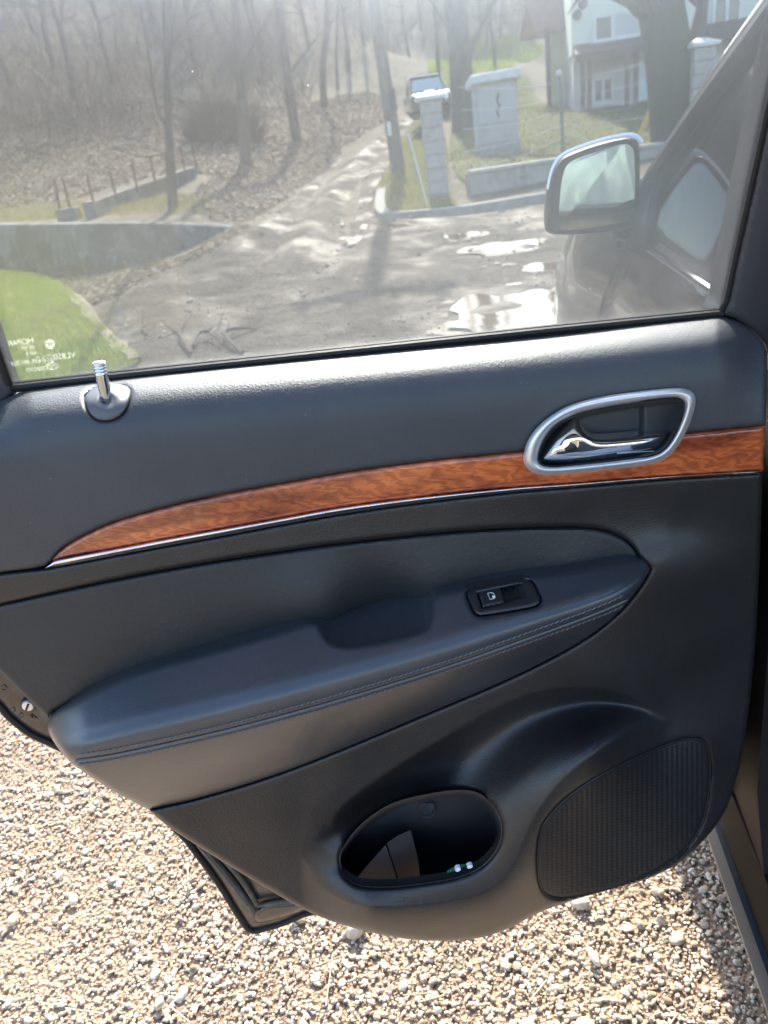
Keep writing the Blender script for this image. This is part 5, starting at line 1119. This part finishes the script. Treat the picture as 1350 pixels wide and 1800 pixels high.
# ---- car far up the track
pc = hit(763, 208); s_ = depth_px(pc); t = thing('parked_car', 'dark off-road car parked facing down the far end of the dirt track', 'car', pc); wv = 70*s_; S = wv/1.8
def cpt(x, y, z): return pc+np.array([x*S, y*S, z*S])
CARP = mat('dark_car_paint', (.022,.024,.03), .25, .3, coat=1.0)
def car_loops(sec): return [[cpt(x*hw, y, z) for x, z in prof] for y, hw, prof in sec]
prof = lambda zb, zt: [(-.9, zb), (-.97, zb+.2), (-.95, zt-.1), (-.85, zt), (.85, zt), (.95, zt-.1), (.97, zb+.2), (.9, zb)]
mb = MB(); mb.loft(car_loops([(0, .86, prof(.45, .95)), (.15, .93, prof(.35, 1.05)), (1.3, .95, prof(.32, 1.12)), (4.2, .95, prof(.32, 1.15)), (4.4, .9, prof(.4, 1.1))]), cap=True); body = mb.build('body', CARP, t, angle=35)
mb = MB(); mb.loft(car_loops([(1.25, .92, [(-.9, 1.12), (.9, 1.12), (.9, 1.14), (-.9, 1.14)]), (2.0, .80, [(-.9, 1.12), (.9, 1.12), (.88, 1.78), (-.88, 1.78)]), (4.1, .80, [(-.9, 1.12), (.9, 1.12), (.88, 1.80), (-.88, 1.80)]), (4.35, .85, [(-.9, 1.12), (.9, 1.12), (.9, 1.16), (-.9, 1.16)])]), cap=True); mb.build('cabin', CARP, t, angle=35)
mb = MB(); q = [cpt(-.74, 1.30, 1.18), cpt(.74, 1.30, 1.18), cpt(.62, 1.90, 1.70), cpt(-.62, 1.90, 1.70)]; mb.prism([p-[0, .03, 0] for p in q], q); mb.build('windscreen', mat('far_windscreen', (.35,.42,.42), .05, .6), t, False)
mb = MB(); mb.box(cpt(0, 3.0, 1.83), (1.3*S, 2.2*S, .05*S), bev=.01); mb.build('roof_rack', SATIN, t)
for x in (-.62, .62):
    mb = MB(); mb.tube([cpt(x, .06, .82), cpt(x, -.04, .82)], [.13*S, .11*S], 12); mb.build('headlight', SATIN, t)
    for y in (.85, 3.5):
        mb = MB(); mb.tube([cpt(x*1.2-.12, y, .34), cpt(x*1.2+.12, y, .34)], .34*S, 18); mb.build('wheel', RUBBER, t)
mb = MB(); mb.box(cpt(0, -.02, .72), (.7*S, .05*S, .16*S), bev=.01); mb.build('grille', PLASTIC_D, t)
mb = MB(); mb.box(cpt(0, -.03, .48), (1.5*S, .12*S, .16*S), bev=.02); mb.build('bumper', PLASTIC_D, t)

# ---- twig on the mud near the window sill, clods of mud, gravel
tw = hit(380, 628); t = thing('fallen_twig', 'dark bare twig lying on the grey mud close behind the window sill', 'twig', tw)
mb = MB(); R = np.random.default_rng(60)
def tw_path(L, r): 
    P = hits(L)+np.array([0, 0, .09]); P[1:-1, 2] += .03; c = cat(P, 5); mb.tube(c, np.linspace(r, r*.35, len(c)), 5); return c
for L, r in (([(430, 640), (400, 612), (425, 602), (455, 598)], .02), ([(340, 640), (322, 612), (328, 590), (342, 566)], .015), ([(345, 628), (356, 611), (372, 606), (381, 592)], .018), ([(395, 625), (378, 612), (362, 604)], .013), ([(262, 606), (256, 598), (260, 590)], .010)):
    c = tw_path(L, r)
    for k in range(3): grow(mb, c[int(R.integers(3, len(c)))], R.normal(0, 1, 3)*[1, 1, .4]+[0, 0, .25], .22, r*.45, 0, R, 4)
mb.build('twig', mat('dark_twig', (.045,.036,.03), .9), t)
# stones: small faceted lumps, many
def ico(sub):
    g = (1+5**.5)/2; V = [(-1, g, 0), (1, g, 0), (-1, -g, 0), (1, -g, 0), (0, -1, g), (0, 1, g), (0, -1, -g), (0, 1, -g), (g, 0, -1), (g, 0, 1), (-g, 0, -1), (-g, 0, 1)]
    Fc = [(0,11,5),(0,5,1),(0,1,7),(0,7,10),(0,10,11),(1,5,9),(5,11,4),(11,10,2),(10,7,6),(7,1,8),(3,9,4),(3,4,2),(3,2,6),(3,6,8),(3,8,9),(4,9,5),(2,4,11),(6,2,10),(8,6,7),(9,8,1)]
    V = [np.array(v)/np.linalg.norm(v) for v in V]
    for _ in range(sub):
        mid = {}; NF = []
        def m(a, b):
            k = (min(a, b), max(a, b))
            if k not in mid: v = V[a]+V[b]; V.append(v/np.linalg.norm(v)); mid[k] = len(V)-1
            return mid[k]
        for a, b, c in Fc: x, y, z = m(a, b), m(b, c), m(c, a); NF += [(a, x, z), (b, y, x), (c, z, y), (x, y, z)]
        Fc = NF
    return np.array(V), np.array(Fc)
def stones(name, P, r, sub, m, seed, flat=.65, jit=.16, smooth=True):
    R = np.random.default_rng(seed); V0, F0 = ico(sub); n = len(P); k = len(V0)
    sc = R.uniform(.65, 1.25, (n, 3)); sc[:, 2] *= flat
    # lumpy variants
    var = np.stack([V0*(1+R.normal(0, jit, (k, 1))) for _ in range(24)]); V = var[R.integers(0, 24, n)]*sc[:, None]*np.asarray(r)[:, None, None]
    a = R.uniform(0, 6.28, n); b = R.normal(0, .5, n); ca, sa, cb_, sb = np.cos(a), np.sin(a), np.cos(b), np.sin(b)
    x = V[..., 0]*cb_[:, None]+V[..., 2]*sb[:, None]; z = -V[..., 0]*sb[:, None]+V[..., 2]*cb_[:, None]; y = V[..., 1]
    V = np.stack([x*ca[:, None]-y*sa[:, None], x*sa[:, None]+y*ca[:, None], z], 2)+P[:, None]
    Fx = (F0[None]+(np.arange(n)*k)[:, None, None]).reshape(-1, 3); return tag(fast_mesh(name, V.reshape(-1, 3), Fx, m, smooth=smooth), kind='stuff')
STONE = mat('gravel_stone', (.4,.34,.26), .8, spec=.25, island=[(.28,.205,.14),(.49,.40,.295),(.60,.50,.375),(.40,.315,.23),(.70,.62,.50),(.52,.43,.325),(.33,.25,.18),(.44,.33,.26)], vary=(90,(.31,.225,.15),.55,.78), bump=('noise',300,.3,.002))
R = np.random.default_rng(70)
def cloud(n, x0, x1, y0, y1, z): P = np.column_stack([R.uniform(x0, x1, n), R.uniform(y0, y1, n), np.full(n, z)]); return P
def patchy(P, k): return P[(fbm(P[:, :2]*3.0, 2.0)+R.normal(0, .5, len(P))) > k]
P = patchy(cloud(20000, -1.5, 1.1, .25, 2.15, .050), -.55); n = len(P); r = np.exp(R.normal(math.log(.0041), .36, n)); stones('gravel', P+np.column_stack([np.zeros(n), np.zeros(n), r*.02]), r, 1, STONE, 71, .42, .24)
P = patchy(cloud(76000, -1.5, 1.1, .25, 2.15, .048), -.9); n = len(P); r = np.exp(R.normal(math.log(.0031), .34, n)); stones('fine_gravel', P+np.column_stack([np.zeros(n), np.zeros(n), R.uniform(0, .002, n)]), r, 0, STONE, 72, .5, .2)
n = 110; P = cloud(n, -1.5, 1.1, .3, 2.1, .058); r = np.exp(R.normal(math.log(.0105), .35, n)); stones('pebbles', P, r, 2, STONE, 73, .5, .09)
n = 4500; P = cloud(n, -2.6, 3.2, -2.9, 2.2, .047); P = P[(P[:, 0] < -1.5) | (P[:, 0] > 1.1) | (P[:, 1] < .25)]; r = np.exp(R.normal(math.log(.012), .3, len(P))); stones('outer_gravel', P, r, 0, STONE, 74)
n = 16000; P = cloud(n, -2.7, 3.2, 2.0, 3.3, .05); P = P[R.uniform(0, 1, n) < smooth01(3.3-P[:, 1], 0, .7)]; P[:, 2] += .03*smooth01(P[:, 1], 2.6, 2.9); r = np.exp(R.normal(math.log(.007), .4, len(P))); stones('edge_gravel', P, r, 0, STONE, 76)
STRAW = mat('straw', (.55,.45,.28), .7, island=[(.50,.38,.24),(.62,.55,.38),(.35,.24,.15)])
n = 240; P = cloud(n, -1.5, 1.1, .3, 2.1, .066); V = []; a = R.uniform(0, 6.28, n)+0; L = np.exp(R.normal(math.log(.022), .6, n)); d = np.column_stack([np.cos(a), np.sin(a), R.normal(0, .1, n)]); e = np.column_stack([-np.sin(a), np.cos(a), np.zeros(n)])
w = .0011+.02*.04*R.uniform(.3, 1, n); loops = [P-d*L[:, None], P+d*L[:, None]]; tri = []
for base in loops:
    for (ex, ez) in ((1, 0), (0, 1), (-1, 0)): V.append(base+e*(ex*w)[:, None]+np.column_stack([np.zeros(n), np.zeros(n), ez*w]))
V = np.stack(V, 1).reshape(-1, 3); f0 = np.array([[0, 1, 4, 3], [1, 2, 5, 4], [2, 0, 3, 5]]); fast_mesh('straw', V, (f0[None]+(np.arange(n)*6)[:, None, None]).reshape(-1, 4), STRAW)['kind'] = 'stuff'
CLOD = mat('mud_clod', (.17,.15,.125), .75, spec=.4, island=[(.10,.085,.07),(.20,.175,.15),(.28,.25,.215)], bump=('noise',60,.4,.01))
n = 1600; P = scatter_w(road_xy, n*2, 80, .075); P = P[(P[:, 1] > 2.4) & (P[:, 1] < 16)][:n]; r = np.exp(R.normal(math.log(.014), .5, len(P))); stones('mud_clods', P, r, 0, CLOD, 81, .35, .2)
P = scatter_w(road_xy, 22000, 90, .075); P = P[(P[:, 1] > 2.6) & (P[:, 1] < 15)]; P = P[fbm(P[:, :2], 1.5) > -.4]; r = np.exp(R.normal(math.log(.007), .45, len(P))); stones('road_grit', P, r, 0, CLOD, 91, .5, .2)
